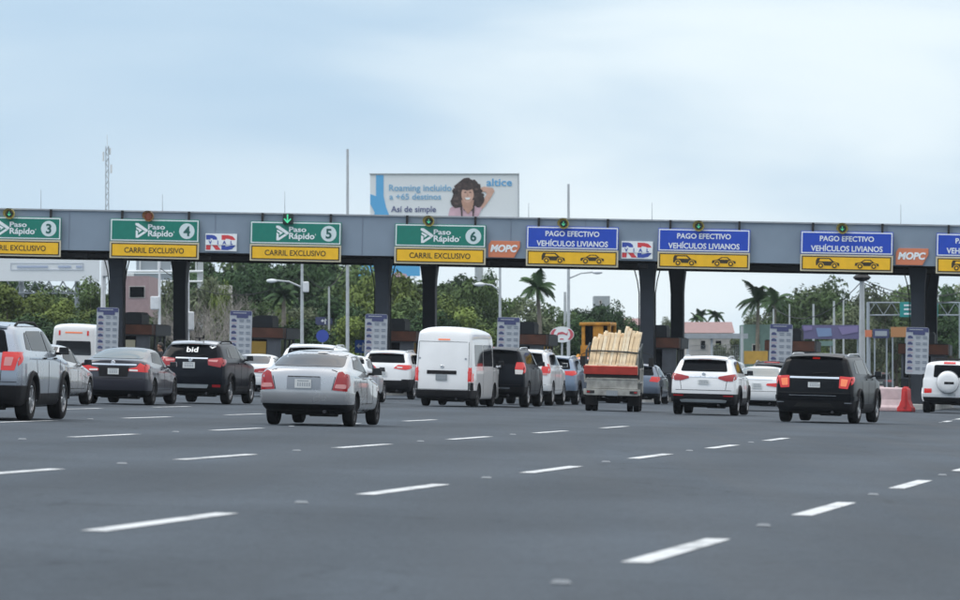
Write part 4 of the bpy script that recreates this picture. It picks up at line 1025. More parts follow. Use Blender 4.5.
    # boards: stand in the bed, lean back over the cab and fan out to the left
    rnd = random.Random(4); n = 0
    heads = [.98, 1.02, 1.06, 1.12, 1.10, 1.15, 1.12, 1.16, 1.08, 1.30, 1.24, 1.14, 1.2, 1.2, 1.16, 1.1]
    for row in range(4):
        for i in range(14):
            x = -.70 + .098 * i + rnd.uniform(-.006, .006)
            hgt = (heads[min(i, 15)] + rnd.uniform(-.07, .05)) * (1.0 if row == 0 else .96) + row * .03
            w = .086 + rnd.uniform(-.012, .014)
            mb = MB(); mb.box((0, 0, hgt / 2), (w, .036, hgt)); o = mb.build('wooden_board', M['wood'] if rnd.random() < .5 else M['wood2'], bevel=.003, seg=1)
            lean = .10 + .10 * (1 - i / 12)
            loc = Vector((x, .10 + row * .075 + rnd.uniform(-.015, .015), 1.17 + .0 * row))
            R = Euler((-.22 + rnd.uniform(-.02, .02), .16 + rnd.uniform(-.012, .012) , rnd.uniform(-.08, .08)))
            o.matrix_world = Mx @ Matrix.Translation(loc) @ R.to_matrix().to_4x4()
            tag(o, 'pale sawn board standing in the load of the small truck', 'wooden board', 'sawn boards standing in the truck bed')
    # loose offcuts lying along the tailgate
    for i in range(5):
        mb = MB(); mb.box((0, 0, 0), (.34, .05, .05)); o = mb.build('wooden_offcut', M['wood2'], bevel=.003, seg=1)
        o.matrix_world = Mx @ Matrix.Translation((-.62 + .29 * i, -.01 + .008 * (i % 2), 1.325 + .03 * (i % 2))) @ Euler((0, rnd.uniform(-.2, .2), rnd.uniform(-.1, .1))).to_matrix().to_4x4()
        tag(o, 'short wooden offcut lying along the top of the red tailgate', 'wooden offcut', 'offcuts lying on the red tailgate')
    mb = MB(); mb.tube([(-.76, .22, 1.74), (-.4, .165, 1.75), (.4, .17, 1.73), (.74, .2, 1.70)], .022, 6); mb.tube([(.74, .2, 1.70), (.80, .16, 1.5), (.82, .10, 1.25)], .018, 6)
    mb.build('load_strap', M['strap'], root)
lumber_truck()
# ------------------------------------------------------------ toll plaza canopy and its signs
YAW = rad(7.4); KG = 25.0
UD = Vector((math.cos(YAW), -math.sin(YAW), 0)); VD = Vector((math.sin(YAW), math.cos(YAW), 0))   # across / along the lanes
SL = .0215
G0 = Vector((0, F / KG, 0))
GROT = (0, SL, -YAW)
def plane_u(px):                                   # where the sight line of a photo column meets the fascia
    t = (px - 480) / F                             # X = t*Y
    return (t * G0.y) / (UD.x - t * UD.y)
def gpos(u, v, w): return G0 + UD * u + VD * v + Vector((0, 0, w - SL * u))
FB, FT = 5.57, 7.18
UL, UR = -30, 30
gate = empty('toll_canopy', G0, GROT, label='long grey toll plaza canopy on dark columns spanning the whole road', cat='toll plaza')
mb = MB(); mb.box((0, .06, (FB + FT) / 2 + .01), (60, .12, FT - FB - .02)); 
for i in range(21): mb.box((-30 + i * 3.0 + 1.1, -.003, (FB + FT) / 2), (.022, .02, FT - FB - .04), 1)
mb.build('fascia', [M['fascia'], mat('panel_joint', (.165, .20, .26), .6)], gate)
mb = MB(); mb.box((0, .04, FT + .03), (60, .20, .06)); mb.build('cap', M['grey_metal'], gate)
mb = MB(); mb.box((0, 8.6, FB + .1), (60, 16.9, .2)); 
for v in (1.9, 15.5): mb.box((0, v, FB - .03), (60, .5, .10))
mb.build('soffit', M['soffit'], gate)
mb = MB(); mb.box((0, 8.6, FT - .12), (59.8, 16.7, .16)); mb.box((0, 17.0, (FB + FT) / 2), (60, .12, FT - FB)); mb.build('roof', M['grey_metal'], gate)
for px, w in ((34, .5), (76, .5), (480, .4), (576, .35), (738, .4), (640, .3), (200, .4)):
    u = plane_u(px); mb = MB(); mb.box((u, .5, FB - .19), (w, .3, .18)); mb.build('soffit_light', M['dark'], gate, bevel=.02)

ISL = [(-28, 0), (108, 1), (241, 0), (376, 1), (508, 0), (643, 1), (780, 0), (916, 1)]
iG = Matrix.Translation(G0) @ Euler(GROT).to_matrix().to_4x4(); iG = iG.inverted()
def column(o, v):
    """vertical in the world although the beam slopes"""
    b = o + VD * v; b.z = gz(b.x)
    u = (b - G0).dot(UD); top = FB - SL * u - .15
    def ring(z, hx, hy): return [iG @ (Vector((b.x, b.y, z)) + UD * sx * hx + VD * sy * hy) for sx, sy in ((-1, -1), (1, -1), (1, 1), (-1, 1))]
    mb = MB(); levels = [(b.z + .05, .275, .32), (top - .9, .275, .32), (top - .45, .30, .36), (top + .12, .36, .46)]
    vv = []; ff = []
    for z, hx, hy in levels: vv += ring(z, hx, hy)
    for i in range(3):
        for j in range(4): ff.append((i * 4 + j, i * 4 + (j + 1) % 4, i * 4 + 4 + (j + 1) % 4, i * 4 + 4 + j))
    ff += [(0, 1, 2, 3), (12, 13, 14, 15)]
    mb.add(vv, ff); c = mb.build('column', M['column'], gate, bevel=.025)
    if v < 5:
        for s in (-1, 1):
            mb = MB(); pts = [iG @ (Vector((b.x, b.y, z)) + UD * (s * (.33 + d)) + VD * -.1) for z, d in ((b.z + .3, 0), (top - 1.1, 0), (top - .6, .07), (top - .1, .2))]
            mb.tube(pts, .025, 6); mb.build('conduit', M['dark'], c)
for sx, has in ISL:
    o = foot(sx, 25.2)
    o = Vector((o.x, G0.y + (o.x * -math.tan(YAW)) * 1.0, 0)); o.x = (sx - 480) / F * o.y
    if has: column(o, 1.9); column(o, 15.5)

def wig(px): return plane_u(px)
def lane_sign(x0, x1, colour, number, label, signal, lx):
    u0, u1 = wig(x0), wig(x1); w = u1 - u0; uc = (u0 + u1) / 2
    root = empty('lane_sign', gpos(uc, -.16, 0), GROT, label=label, cat='lane sign', group='lane signs on the toll canopy')
    zt, zm, zb = FB + 1.33, FB + .40, FB - .27
    def panel(nm, z0, z1, base, edge, line, inset=.045):
        mb = MB(); mb.box((0, .02, (z0 + z1) / 2), (w, .05, z1 - z0)); e = mb.build(nm, edge, root, bevel=.01)
        b = inset; fr = .045
        mb = MB(); mb.box((0, -.010, (z0 + z1) / 2), (w - 2 * b, .012, z1 - z0 - 2 * b), 0)
        mb.box((0, -.014, (z0 + z1) / 2), (w - 2 * (b + fr), .014, z1 - z0 - 2 * (b + fr)), 1); mb.build('sign_face', [line, base], e)
    col = M['green_sign'] if colour == 'g' else M['blue_sign']
    panel('upper_panel', zm + .012, zt, col, col, M['sign_white'], .03)
    panel('lower_panel', zb, zm, M['yellow_sign'], M['cream'], M['sign_black'], .06)
    zc = (zt + zm) / 2; y = -.024
    if colour == 'g':
        lettering('Paso', M['sign_white'], root, .022 * w, y, zc + .15, w=.19 * w, h=.21, bold=.025)
        lettering('Rápido', M['sign_white'], root, .068 * w, y, zc - .15, w=.28 * w, h=.32, bold=.025)
        lettering("'", M['sign_white'], root, .218 * w, y, zc - .05, h=.06, bold=.01)
        mb = MB(); c = -.15 * w
        mb.prism([(c - .24, .29), (c - .12, .29), (c + .27, .03), (c + .27, -.03), (c + .20, -.075), (c + .10, .005), (c - .24, .21)], -.004, .004)
        mb.prism([(c - .22, -.30), (c - .12, -.30), (c + .20, -.09), (c + .12, -.035), (c - .13, -.20), (c - .13, -.04), (c - .22, .01)], -.004, .004)
        mb.prism([(c - .20, .13), (c + .04, .01), (c - .09, -.09), (c - .09, -.005), (c - .20, .05)], -.004, .004)
        o = mb.build('arrow_emblem', M['sign_white'], root); o.location = (0, y, zc)
        mb = MB(); mb.lathe([(.0005, -.004), (.315, -.004), (.315, .004)], 40, 0, 'Y'); o = mb.build('number_disc', M['disc'], root); o.location = (.363 * w, y, zc)
        lettering(number, M['green_dark'], o, 0, -.008, 0, h=.40, bold=.028, name='lane_number')
        lettering('CARRIL EXCLUSIVO', M['sign_black'], root, 0, -.024, (zm + zb) / 2, w=.67 * w, h=.225, bold=.012)
    else:
        lettering('PAGO EFECTIVO', M['sign_white'], root, 0, y, zc + .17, w=.585 * w, h=.215, bold=.022)
        lettering('VEHÍCULOS LIVIANOS', M['sign_white'], root, 0, y, zc - .195, w=.775 * w, h=.285, bold=.022)
        hatch = [(-.50, -.10), (-.50, .10), (-.44, .22), (.10, .22), (.28, .06), (.50, .0), (.52, -.12)]
        sed = [(-.52, -.10), (-.50, .02), (-.30, .05), (-.10, .17), (.16, .17), (.32, .04), (.50, .0), (.52, -.10)]
        for c, shp in ((-.205 * w, hatch), (.22 * w, sed)):
            mb = MB(); mb.prism([(c + a * .92, b * .92) for a, b in shp], -.004, .004, 0)
            win = [(-.36, .07), (-.32, .17), (.06, .17), (.18, .07)] if shp is hatch else [(-.2, .06), (-.07, .13), (.13, .13), (.22, .06)]
            mb.prism([(c + a * .92, b * .92) for a, b in win], -.008, .0, 1)
            for q in (-.29, .30):
                mb.lathe([(.0005, -.010), (.125, -.010), (.125, .004)], 20, 1, 'Y', (c + q * .92, 0, -.105)); mb.lathe([(.0005, -.014), (.10, -.014), (.10, .004)], 20, 0, 'Y', (c + q * .92, 0, -.105)); mb.lathe([(.0005, -.018), (.05, -.018), (.05, .004)], 16, 1, 'Y', (c + q * .92, 0, -.105))
            o = mb.build('car_pictogram', [M['sign_black'], M['yellow_sign']], root); o.location = (0, -.024, (zm + zb) / 2)
    for t in (-.37, .38):
        mb = MB(); mb.box((t * w, .04, zt + .12), (.085, .10, .34)); mb.box((t * w, .09, FT + .03), (.085, .22, .03)); mb.build('bracket', M['dark'], root)
    # signal lamp over the sign
    if lx is None: return
    kind = signal
    r = .20
    sr = empty('lane_signal', gpos(wig(lx), -.30, FB + 1.43), GROT, cat='signal lamp', group='signal lamps above the lane signs')
    mb = MB()
    if kind == 'square':
        mb.box((0, .06, 0), (.42, .16, .42)); ho = mb.build('housing', M['sig_face'], sr, bevel=.03)
    else:
        mb.lathe([(.0005, .16), (r * .7, .16), (r, .08), (r, -.06), (r * .9, -.06), (r * .9, .02), (.0005, .02)], 28, 0, 'Y'); ho = mb.build('housing', M['sig_yellow'] if kind != 'red' else M['sig_orange'], sr, smooth=35)
        mb = MB(); n = 14; vv = []; ff = []
        for i in range(n + 1):
            a = math.pi * (-.12 + 1.24 * i / n); vv += [((r + .005) * math.cos(a), -.06, (r + .005) * math.sin(a)), ((r + .02) * math.cos(a), -.20 if .1 < i / n < .9 else -.12, (r + .02) * math.sin(a))]
        for i in range(n): ff.append((2 * i, 2 * i + 2, 2 * i + 3, 2 * i + 1))
        mb.add(vv, ff); mb.add([Vector(p) * 1.06 for p in vv], ff); mb.build('visor', M['sig_yellow'] if kind != 'red' else M['sig_orange'], ho, smooth=50)
    mb = MB(); mb.lathe([(.0005, -.07), (r * .68, -.07), (r * .68, .0)], 28, 0, 'Y'); mb.build('lens', M['sig_face'] if kind != 'red' else M['sig_red'], sr)
    if kind != 'red':
        a = .18 if kind == 'square' else .085
        mb = MB(); t = a * .30
        mb.prism([(-t / 2, a), (t / 2, a), (t / 2, -a * .4), (a * .62, a * .1), (a * .9, a * .1 - t * .4), (0, -a), (-a * .9, a * .1 - t * .4), (-a * .62, a * .1), (-t / 2, -a * .4)], -.085, -.075)
        mb.build('green_arrow', M['sig_green'], sr)
    mb = MB(); mb.tube([(0, .10, .0), (0, .20, .12), (0, .24, .22)], .03, 8); mb.build('mount', M['dark'], sr)
    if kind == 'square': lab = 'square black signal with a large pale green down arrow above the lane 5 sign'
    elif kind == 'red': lab = 'dull orange round signal lamp without an arrow above the lane 4 sign'
    else: lab = {'3': 'yellow round signal lamp with a green arrow above the lane 3 sign', '6': 'yellow round signal lamp with a green arrow above the lane 6 sign', 'a': 'yellow round signal lamp with green arrow above the blue sign next to lane 6', 'b': 'yellow round signal lamp with green arrow above the middle one of the blue signs', 'c': 'yellow round signal lamp with green arrow above the third blue sign from the left'}[number]
    tag(sr, lab)
lane_sign(-31, 58.5, 'g', '3', 'green and yellow lane sign number 3 at the left end of the canopy', 'round', 11)
lane_sign(107.5, 196.5, 'g', '4', 'green and yellow lane sign with number 4 in a white disc', 'red', 150)
lane_sign(247.5, 338.5, 'g', '5', 'green and yellow lane sign with number 5 in a white disc', 'square', 289)
lane_sign(392, 483, 'g', '6', 'green and yellow lane sign with number 6 in a white disc', 'round', 430)
lane_sign(523.5, 615.5, 'b', 'a', 'blue and yellow cash lane sign between the orange emblem and the red and blue emblem', 'round', 564.5)
lane_sign(655, 747, 'b', 'b', 'blue and yellow cash lane sign right of the red and blue emblem in the middle', 'round', 699.5)
lane_sign(797.5, 890, 'b', 'c', 'blue and yellow cash lane sign left of the orange emblem on the right', 'round', 843)
lane_sign(933, 1026, 'b', 'd', 'blue and yellow cash lane sign cut off by the right edge of the photo', 'round', None)

def split_letter(ch, w, h, zsplit, mats):
    mb = text_mesh(ch, w, h, .05)
    me = bpy.data.meshes.new('l'); me.from_pydata(mb.v, [], mb.f); bm = bmesh.new(); bm.from_mesh(me)
    g = bm.verts[:] + bm.edges[:] + bm.faces[:]
    bmesh.ops.bisect_plane(bm, geom=g, plane_co=(0, 0, zsplit), plane_no=(0, 0, 1)); bm.to_mesh(me); bm.free()
    for m_ in mats: me.materials.append(m_)
    for p in me.polygons: p.material_index = 0 if p.center.z > zsplit else 1
    return me
def emblem_rd(x0, x1, label):
    u0, u1 = wig(x0), wig(x1); w = u1 - u0; root = empty('road_emblem', gpos((u0 + u1) / 2, -.06, FB + .44), GROT, label=label, cat='emblem')
    mb = MB(); mb.box((0, .02, 0), (w, .04, .70)); mb.build('panel', M['sign_white'], root, bevel=.008)
    for ch, x, ms, wf in (('R', -.235 * w, (M['logo_blue'], M['logo_red']), .48), ('D', .245 * w, (M['logo_red'], M['logo_blue']), .46)):
        me = split_letter(ch, wf * w, .60, 0, ms); o = bpy.data.objects.new('letter', me); COL.objects.link(o); o.parent = root; o.location = (x, -.004, 0)
    mb = MB(); mb.box((0, -.02, .0), (w * .98, .012, .21)); b = mb.build('white_band', M['sign_white'], root)
    for ch, x in zip('VIAL', (-.34, -.10, .11, .34)): lettering(ch, M['logo_blue'], b, x * w, -.034, 0, h=.15, bold=.03)
emblem_rd(205.5, 237, 'white panel with red and blue RD VIAL letters left of lane sign 5')
emblem_rd(621.5, 653, 'white panel with red and blue RD VIAL letters between two blue signs')
def emblem_mopc(x0, x1, label):
    u0, u1 = wig(x0), wig(x1); w = u1 - u0; root = empty('orange_emblem', gpos((u0 + u1) / 2, -.05, FB + .38), GROT, label=label, cat='emblem')
    h = .33
    mb = MB(); mb.prism([(-w / 2, -h), (w * .32, -h), (w / 2, h * .25), (w / 2, h), (-w * .42, h), (-w / 2, h * .5)], 0, .045); mb.build('panel', M['logo_orange'], root, bevel=.006)
    lettering('MOPC', M['sign_white'], root, -.01, -.008, .03, w=w * .86, h=.30, bold=.045, shear=.2)
emblem_mopc(488.5, 520, 'orange emblem with white MOPC letters between lane sign 6 and the first blue sign')
emblem_mopc(896, 928.5, 'orange emblem with white MOPC letters near the right end of the canopy')
# lightning rods
for px, h, lab in ((36, .9, 'thin rod on the canopy roof above lane sign 3'), (158, .8, 'thin rod on the canopy roof above lane sign 4'), (281, 1.0, 'thin rod on the canopy roof above lane sign 5'), (526, .7, 'thin rod on the canopy roof above the first blue sign'), (650, .8, 'thin rod on the canopy roof between the two middle blue signs'), (900, .9, 'thin rod on the canopy roof above the right orange emblem')):
    mb = MB(); mb.tube([(0, 0, 0), (0, 0, h)], [.018, .008], 6); mb.box((0, 0, .02), (.1, .1, .04)); o = mb.build('lightning_rod', M['grey_metal']); o.location = gpos(plane_u(px), .9, FT - .03)
    tag(o, lab, 'rod', 'lightning rods on the canopy roof')

# ------------------------------------------------------------ islands, booths, price boards
ISL_NAMES = ['left of the photo', 'between lane 3 and lane 4', 'left of lane 5', 'left of lane 6', 'right of lane 6', 'in the middle beside the lumber truck', 'right of the second white SUV', 'at the right edge']
ISL_NAMES = ['cut off at the left', 'furthest left in view', 'second from the left', 'third from the left', 'right of the white van', 'behind the lumber truck', 'left of the large black SUV', 'furthest right']
def booth(o, i):
    c = o + VD * 5.2 + UD * .1; c.z = gz(c.x) + .2
    root = empty('toll_booth', c, (0, FALL, -YAW), label='dark toll booth with a brown fascia, ' + ISL_NAMES[i], cat='toll booth', group='toll booths under the canopy')
    w, d, h = 1.75, 3.4, 2.45
    mb = MB(); mb.box((0, 0, .5), (w, d, 1.0)); mb.build('wall', M['booth'], root, bevel=.01)
    mb = MB()
    for sx in (-1, 1):
        for y in (-d / 2 + .06, -.4, .7, d / 2 - .06): mb.box((sx * (w / 2 - .05), y, 1.5), (.1, .1, 1.05))
    mb.box((.55, -d / 2 + .05, 1.5), (.5, .09, 1.05))
    for sx in (-1, 1): mb.box((sx * (w / 2 - .06), 0, 1.0), (.08, d - .1, .08)); mb.box((sx * (w / 2 - .06), 0, 1.98), (.08, d - .1, .08))
    for zz in (1.0, 1.98): mb.box((0, d / 2 - .07, zz), (w - .1, .08, .08)); mb.box((0, -d / 2 + .07, zz), (w - .1, .08, .08))
    mb.build('frame', M['booth_grey'], root)
    mb = MB(); mb.box((-.2, -d / 2 + .06, 1.5), (1.0, .02, .98)); mb.build('front_window', M['glass'], root)
    for sx in (-1, 1):
        mb = MB(); mb.box((sx * (w / 2 - .05), .1, 1.5), (.02, 3.0, .98)); mb.build('side_window', M['glass'], root)
    mb = MB(); mb.box((0, 0, 2.2), (w + .25, d + .5, .40)); mb.build('fascia', M['brown'], root, bevel=.012)
    mb = MB(); mb.box((0, 0, 2.42), (w + .2, d + .45, .03)); mb.build('roof', M['dark'], root)
    mb = MB(); mb.box((w / 2 + .14, .4, 2.19), (.04, d - .2, .42)); mb.build('grey_panel', M['booth_grey'], root)
    mb = MB(); n = 10; prof = [(-.62, 2.44)] + [(-.62 + .55 - .55 * math.cos(math.pi / 2 * j / 5), 2.5 + .42 * math.sin(math.pi / 2 * j / 5)) for j in range(6)] + [(.35, 2.92), (.42, 2.8), (.42, 2.44)]
    mb.prism(prof, -1.2, .3); mb.build('air_unit', M['booth'], root, smooth=30)
    if i == 1:
        mb = MB(); mb.box((-.2, -d / 2 - .03, 1.42), (.95, .03, .70)); mb.build('notice', M['cream'], root)
    if i == 2:
        mb = MB(); mb.box((-.2, -d / 2 - .03, 1.40), (.95, .03, .90)); mb.build('notice', M['yellow_board'], root)
def price_board(o, i, w=.90):
    c = o + VD * -.4; c.z = gz(c.x)
    root = empty('price_board', c, (0, FALL, -YAW), label='pale toll price board with blue header and vehicle rows, ' + ISL_NAMES[i], cat='price board', group='toll price boards on the islands')
    h = 1.85; z0 = 1.38
    mb = MB(); mb.prism(round_poly([(-w / 2, z0), (w / 2, z0), (w / 2, z0 + h), (-w / 2, z0 + h)], .08), -.03, .03); mb.build('panel', M['price_panel'], root)
    mb = MB(); mb.box((0, -.036, z0 + h - .10), (w * .96, .012, .17), 0); mb.box((.06, -.038, z0 + h - .24), (w * .52, .012, .11), 0)
    mb.box((-.05, -.046, z0 + h - .09), (w * .6, .006, .03), 1); mb.build('header', [M['price_blue'], M['price_panel']], root)
    rows = 6
    for r in range(rows):
        z = z0 + h - .40 - r * .245
        mb = MB(); hw_ = .10 if r < 4 else .14
        mb.box((-w * .31, -.036, z), (.20, .012, .075), 0); mb.box((-w * .31 - .01, -.037, z + .05), (.12, .012, .045), 0)
        mb.box((.03, -.036, z + .035), (.19, .012, .03), 1); mb.box((.03, -.036, z - .03), (.17, .012, .03), 1)
        mb.box((.30, -.036, z + .035), (.16, .012, .035), 1); mb.box((.30, -.036, z - .03), (.16, .012, .03), 1)
        mb.box((-w * .30, -.035, z - .11), (.24, .010, .02), 2)
        mb.build('price_row', [M['price_blue'], M['price_text'], M['price_pink']], root)
    mb = MB()
    for s in (-1, 1): mb.tube([(s * .28, .06, .15), (s * .28, .06, z0 + 1.6)], .035, 8)
    mb.build('post', M['dark'], root)
for i, (sx, has) in enumerate(ISL):
    y = G0.y; x = (sx - 480) / F * y; o = Vector((x, y - x * math.tan(YAW), 0)); o.x = (sx - 480) / F * o.y
    mb = MB()
    L0, L1, hw_ = -3.2, 19, .85
    vv = []
    out = [(-hw_, L0 + .5), (-.4, L0 + .1), (.4, L0 + .1), (hw_, L0 + .5), (hw_, L1), (-hw_, L1)]
    P = [o + UD * a + VD * b for a, b in out]
    mb.add([(p.x, p.y, gz(p.x) - .02) for p in P] + [(p.x, p.y, gz(p.x) + .2) for p in P], [tuple(range(6)), tuple(range(6, 12))] + [(j, (j + 1) % 6, 6 + (j + 1) % 6, 6 + j) for j in range(6)])
    tag(mb.build('toll_island_kerb', M['concrete'], bevel=.02), kind='structure')
    if i: booth(o, i)
    if i not in (0, 5): price_board(o, i)

# road barriers by the right island
def barrier(px, k, m, label, dyaw=0):
    root = empty('road_barrier', foot(px, k), (0, FALL, dyaw), label=label, cat='barrier', group='plastic barriers at the right island')
    prof = [(-.27, 0), (-.27, .14), (-.20, .22), (-.12, .42), (-.10, .80), (-.07, .86), (.07, .86), (.10, .80), (.12, .42), (.20, .22), (.27, .14), (.27, 0)]
    mb = MB(); mb.prism(prof, -.52, .52, 0, 'X'); b = mb.build('body', m, root, bevel=.03)
    mb = MB()
    for x in (-.3, .3): mb.lathe([(.0005, .90), (.06, .90), (.06, .84)], 12, 0, 'Z', (x, 0, 0))
    mb.box((-.545, 0, .45), (.05, .09, .6)); mb.box((.545, 0, .45), (.05, .09, .6)); mb.build('connector', m, root, bevel=.01)
barrier(873, 27.6, M['barrier_white'], 'dirty white plastic barrier, the left one behind the large black SUV', rad(-8))
barrier(888, 27.8, M['barrier_white'], 'dirty white plastic barrier next to the red one', rad(10))
barrier(906, 28.0, M['barrier_red'], 'bright red plastic barrier beside the white off road SUV', rad(78))

# ------------------------------------------------------------ behind the plaza
def bx(mb, x0, x1, y0, y1, k, depth=.3, m=0, dk=0):
    """a box seen at photo columns x0..x1 and rows y0 (top)..y1, its front at distance F/k"""
    a = at(x0, y0, k); b = at(x1, y1, k); d0 = F / k + dk
    mb.box(((a.x + b.x) / 2, d0 + depth / 2, (a.z + b.z) / 2), (abs(b.x - a.x), depth, abs(a.z - b.z)), m); return mb
def root_at(name, px, k, **kw):
    return empty(name, foot(px, k), **kw)
def loc_part(mb, name, m, root, **kw):
    o = mb.build(name, m, None, **kw); o.parent = root; o.matrix_parent_inverse = Matrix.Translation(-root.location)
    # bake the offset so the child is simply local to its thing
    o.data.transform(Matrix.Translation(-root.location)); o.matrix_parent_inverse = Matrix.Identity(4); return o

# big advertising board on a single pole
k = 11.2
r = root_at('billboard', 444, k, label='large pale billboard with a curly haired woman rising above the canopy', cat='billboard')
mb = bx(MB(), 370, 518.5, 174, 223, k, .5); loc_part(mb, 'panel', M['bill_white'], r)
mb = MB(); bx(mb, 369.3, 519.2, 173.4, 174.2, k, .7, dk=-.1); bx(mb, 518.3, 519.2, 173.4, 224, k, .7, dk=-.1); loc_part(mb, 'frame', M['grey_metal'], r)
def poly_px(mb, pts, k, dk, m=0, th=.02):
    w = [at(x, y, k) for x, y in pts]; mb.prism([(p.x, p.z) for p in w], F / k + dk, F / k + dk + th, m); return mb
mb = MB(); poly_px(mb, [(376, 175), (383.5, 175), (383.5, 196), (386, 207), (389.5, 216), (374, 216), (376, 204)], k, -.04); poly_px(mb, [(370.2, 194), (376, 196), (380, 206), (374.5, 212), (370.2, 204)], k, -.045); loc_part(mb, 'blue_ribbon', M['bill_blue'], r)
def bill_text(s, x0, x1, y0, y1, m, bold=.012):
    a, b = at(x0, y0, k), at(x1, y1, k); o = lettering(s, m, r, 0, 0, 0, w=b.x - a.x, h=a.z - b.z, bold=bold, ext=.02)
    o.location = Vector(((a.x + b.x) / 2, F / k - .03, (a.z + b.z) / 2)) - r.location
bill_text('Roaming incluido', 389, 451.5, 184.5, 193, M['bill_text'])
bill_text('a +65 destinos', 389.5, 441, 193.5, 199.5, M['bill_text'])
bill_text('Así de simple', 391, 436, 206, 214, M['bill_navy'])
bill_text('altice', 486.5, 512, 178.5, 186, M['bill_blue'])
def ell(cx, cy, rx, ry, n=20, wob=0, seed=1):
    rn = random.Random(seed); return [(cx + rx * (1 + rn.uniform(-wob, wob)) * math.cos(2 * math.pi * i / n), cy + ry * (1 + rn.uniform(-wob, wob)) * math.sin(2 * math.pi * i / n)) for i in range(n)]
mb = MB()
poly_px(mb, [(478, 189), (484, 186.5), (493, 188), (494.5, 191), (490, 199), (485, 206), (480, 211), (476, 208), (482, 202), (487, 194), (485, 191.5), (479, 193)], k, -.05, 0)      # raised arm
poly_px(mb, [(455, 190), (459, 183), (464, 178.5), (468, 178), (467, 182), (460, 188)], k, -.05, 0)
poly_px(mb, [(448, 217), (450, 208), (458, 204), (476, 204), (482, 208), (478, 217)], k, -.06, 2)        # top
poly_px(mb, ell(467.5, 193.5, 14.5, 14.5, 34, .10, 3), k, -.07, 3)
cr = random.Random(11)
for i in range(64):
    a = cr.uniform(0, 2 * math.pi); q = cr.uniform(.62, 1.12); s_ = cr.uniform(.9, 2.3); poly_px(mb, ell(467.3 + 13.5 * q * math.cos(a), 195 + 14 * q * math.sin(a), s_, s_ * .8, 7, .3, i), k, -.075 - .0005 * i, 3 if i % 3 else 4)
poly_px(mb, ell(456.5, 201, 6, 7, 14, .18, 5), k, -.072, 3); poly_px(mb, ell(478.5, 200, 5.5, 7, 14, .18, 6), k, -.0725, 3)
poly_px(mb, [(461, 200), (474, 200), (473, 208), (468, 214), (463, 208)], k, -.11, 1)              # neck
poly_px(mb, ell(467.5, 194.5, 6.2, 8.2, 24), k, -.12, 0)                                        # face
poly_px(mb, ell(467.2, 187, 7, 3.4, 16, .12, 9), k, -.13, 3)
poly_px(mb, [(464.3, 192), (466.2, 191.6), (466.2, 192.6), (464.3, 192.9)], k, -.14, 3); poly_px(mb, [(469.2, 191.6), (471.1, 192), (471.1, 192.9), (469.2, 192.6)], k, -.14, 3)
poly_px(mb, [(464.8, 197.6), (470.6, 197.6), (469.2, 199.6), (466.2, 199.6)], k, -.14, 5); poly_px(mb, [(467.2, 193.5), (468.1, 193.5), (468.6, 196), (466.8, 196)], k, -.14, 1)
poly_px(mb, [(460.6, 206), (462, 205), (462.6, 217), (461.2, 217)], k, -.14, 3); poly_px(mb, [(473, 205), (474.4, 206), (473.8, 217), (472.4, 217)], k, -.14, 3)
loc_part(mb, 'printed_woman', [M['skin_pic'], M['skin_pic2'], M['top_pic'], M['hair_pic'], M['hair_pic2'], M['sign_white']], r)
p0 = foot(479, k)
mb = MB(); mb.tube([(p0.x, p0.y + 1, p0.z), (p0.x, p0.y + 1, at(0, 223, k).z)], .38, 16); loc_part(mb, 'pole', M['galv'], r, smooth=40)
mb = MB(); bx(mb, 372, 516, 221, 225, k, 1.2, dk=-.5); loc_part(mb, 'catwalk', M['grey_metal'], r)

# pale board on the left with a truss under it
k = 16.5
r = root_at('billboard', 48, k, label='long white board on a truss above the trees at the left', cat='billboard')
mb = bx(MB(), -10, 99, 258, 281, k, .4); loc_part(mb, 'panel', M['bill_white'], r)
mb = MB(); 
for y in (263, 269.5): bx(mb, 11, 83, y, y + .5, k, .02, 0, -.04)
bx(mb, 10.6, 11.2, 263, 270, k, .02, 0, -.04); bx(mb, 82.8, 83.4, 263, 270, k, .02, 0, -.04)
for a, b in ((17, 48), (58, 71), (76, 82)): bx(mb, a, b, 265.6, 267.8, k, .02, 1, -.04)
loc_part(mb, 'faded_print', [mat('print_line', (.42, .47, .56), .5), mat('print_text', (.40, .47, .62), .5)], r)
mb = MB(); a = F / k + .6
for x in (6, 20, 34, 48, 62, 76, 90):
    p, q = at(x, 281, k), at(x + 7, 293, k); s = at(x + 14, 281, k)
    mb.tube([(p.x, a, p.z), (q.x, a, q.z), (s.x, a, s.z)], .05, 6)
p, q = at(0, 293, k), at(99, 293, k); mb.tube([(p.x, a, p.z), (q.x, a, q.z)], .06, 6); loc_part(mb, 'truss', M['grey_metal'], r)
for x in (20, 76): p = at(x, 281, k); g = foot(x, k); mb = MB(); mb.tube([(p.x, a + .3, p.z), (g.x, a + .3, g.z)], .16, 8); loc_part(mb, 'leg', M['grey_metal'], r)
# second billboard behind lane 5
k = 13.5
r = root_at('billboard', 385, k, label='blue and pink board among the trees behind the third island column', cat='billboard')
mb = bx(MB(), 358, 420, 262, 276, k, .4); loc_part(mb, 'panel', M['bill_blue'], r)
mb = MB(); poly_px(mb, [(390, 276.5), (396, 272), (406, 274), (408, 277)], k, -.05); poly_px(mb, [(360, 268), (372, 268), (374, 273), (364, 276), (360, 274)], k, -.05, 1); loc_part(mb, 'faded_print', [M['top_pic'], M['bill_text']], r)
for x in (368, 398): p = at(x, 276, k); g = foot(x, k); mb = MB(); mb.tube([(p.x, F / k + .6, p.z), (g.x, F / k + .6, g.z)], .16, 8); loc_part(mb, 'leg', M['grey_metal'], r)

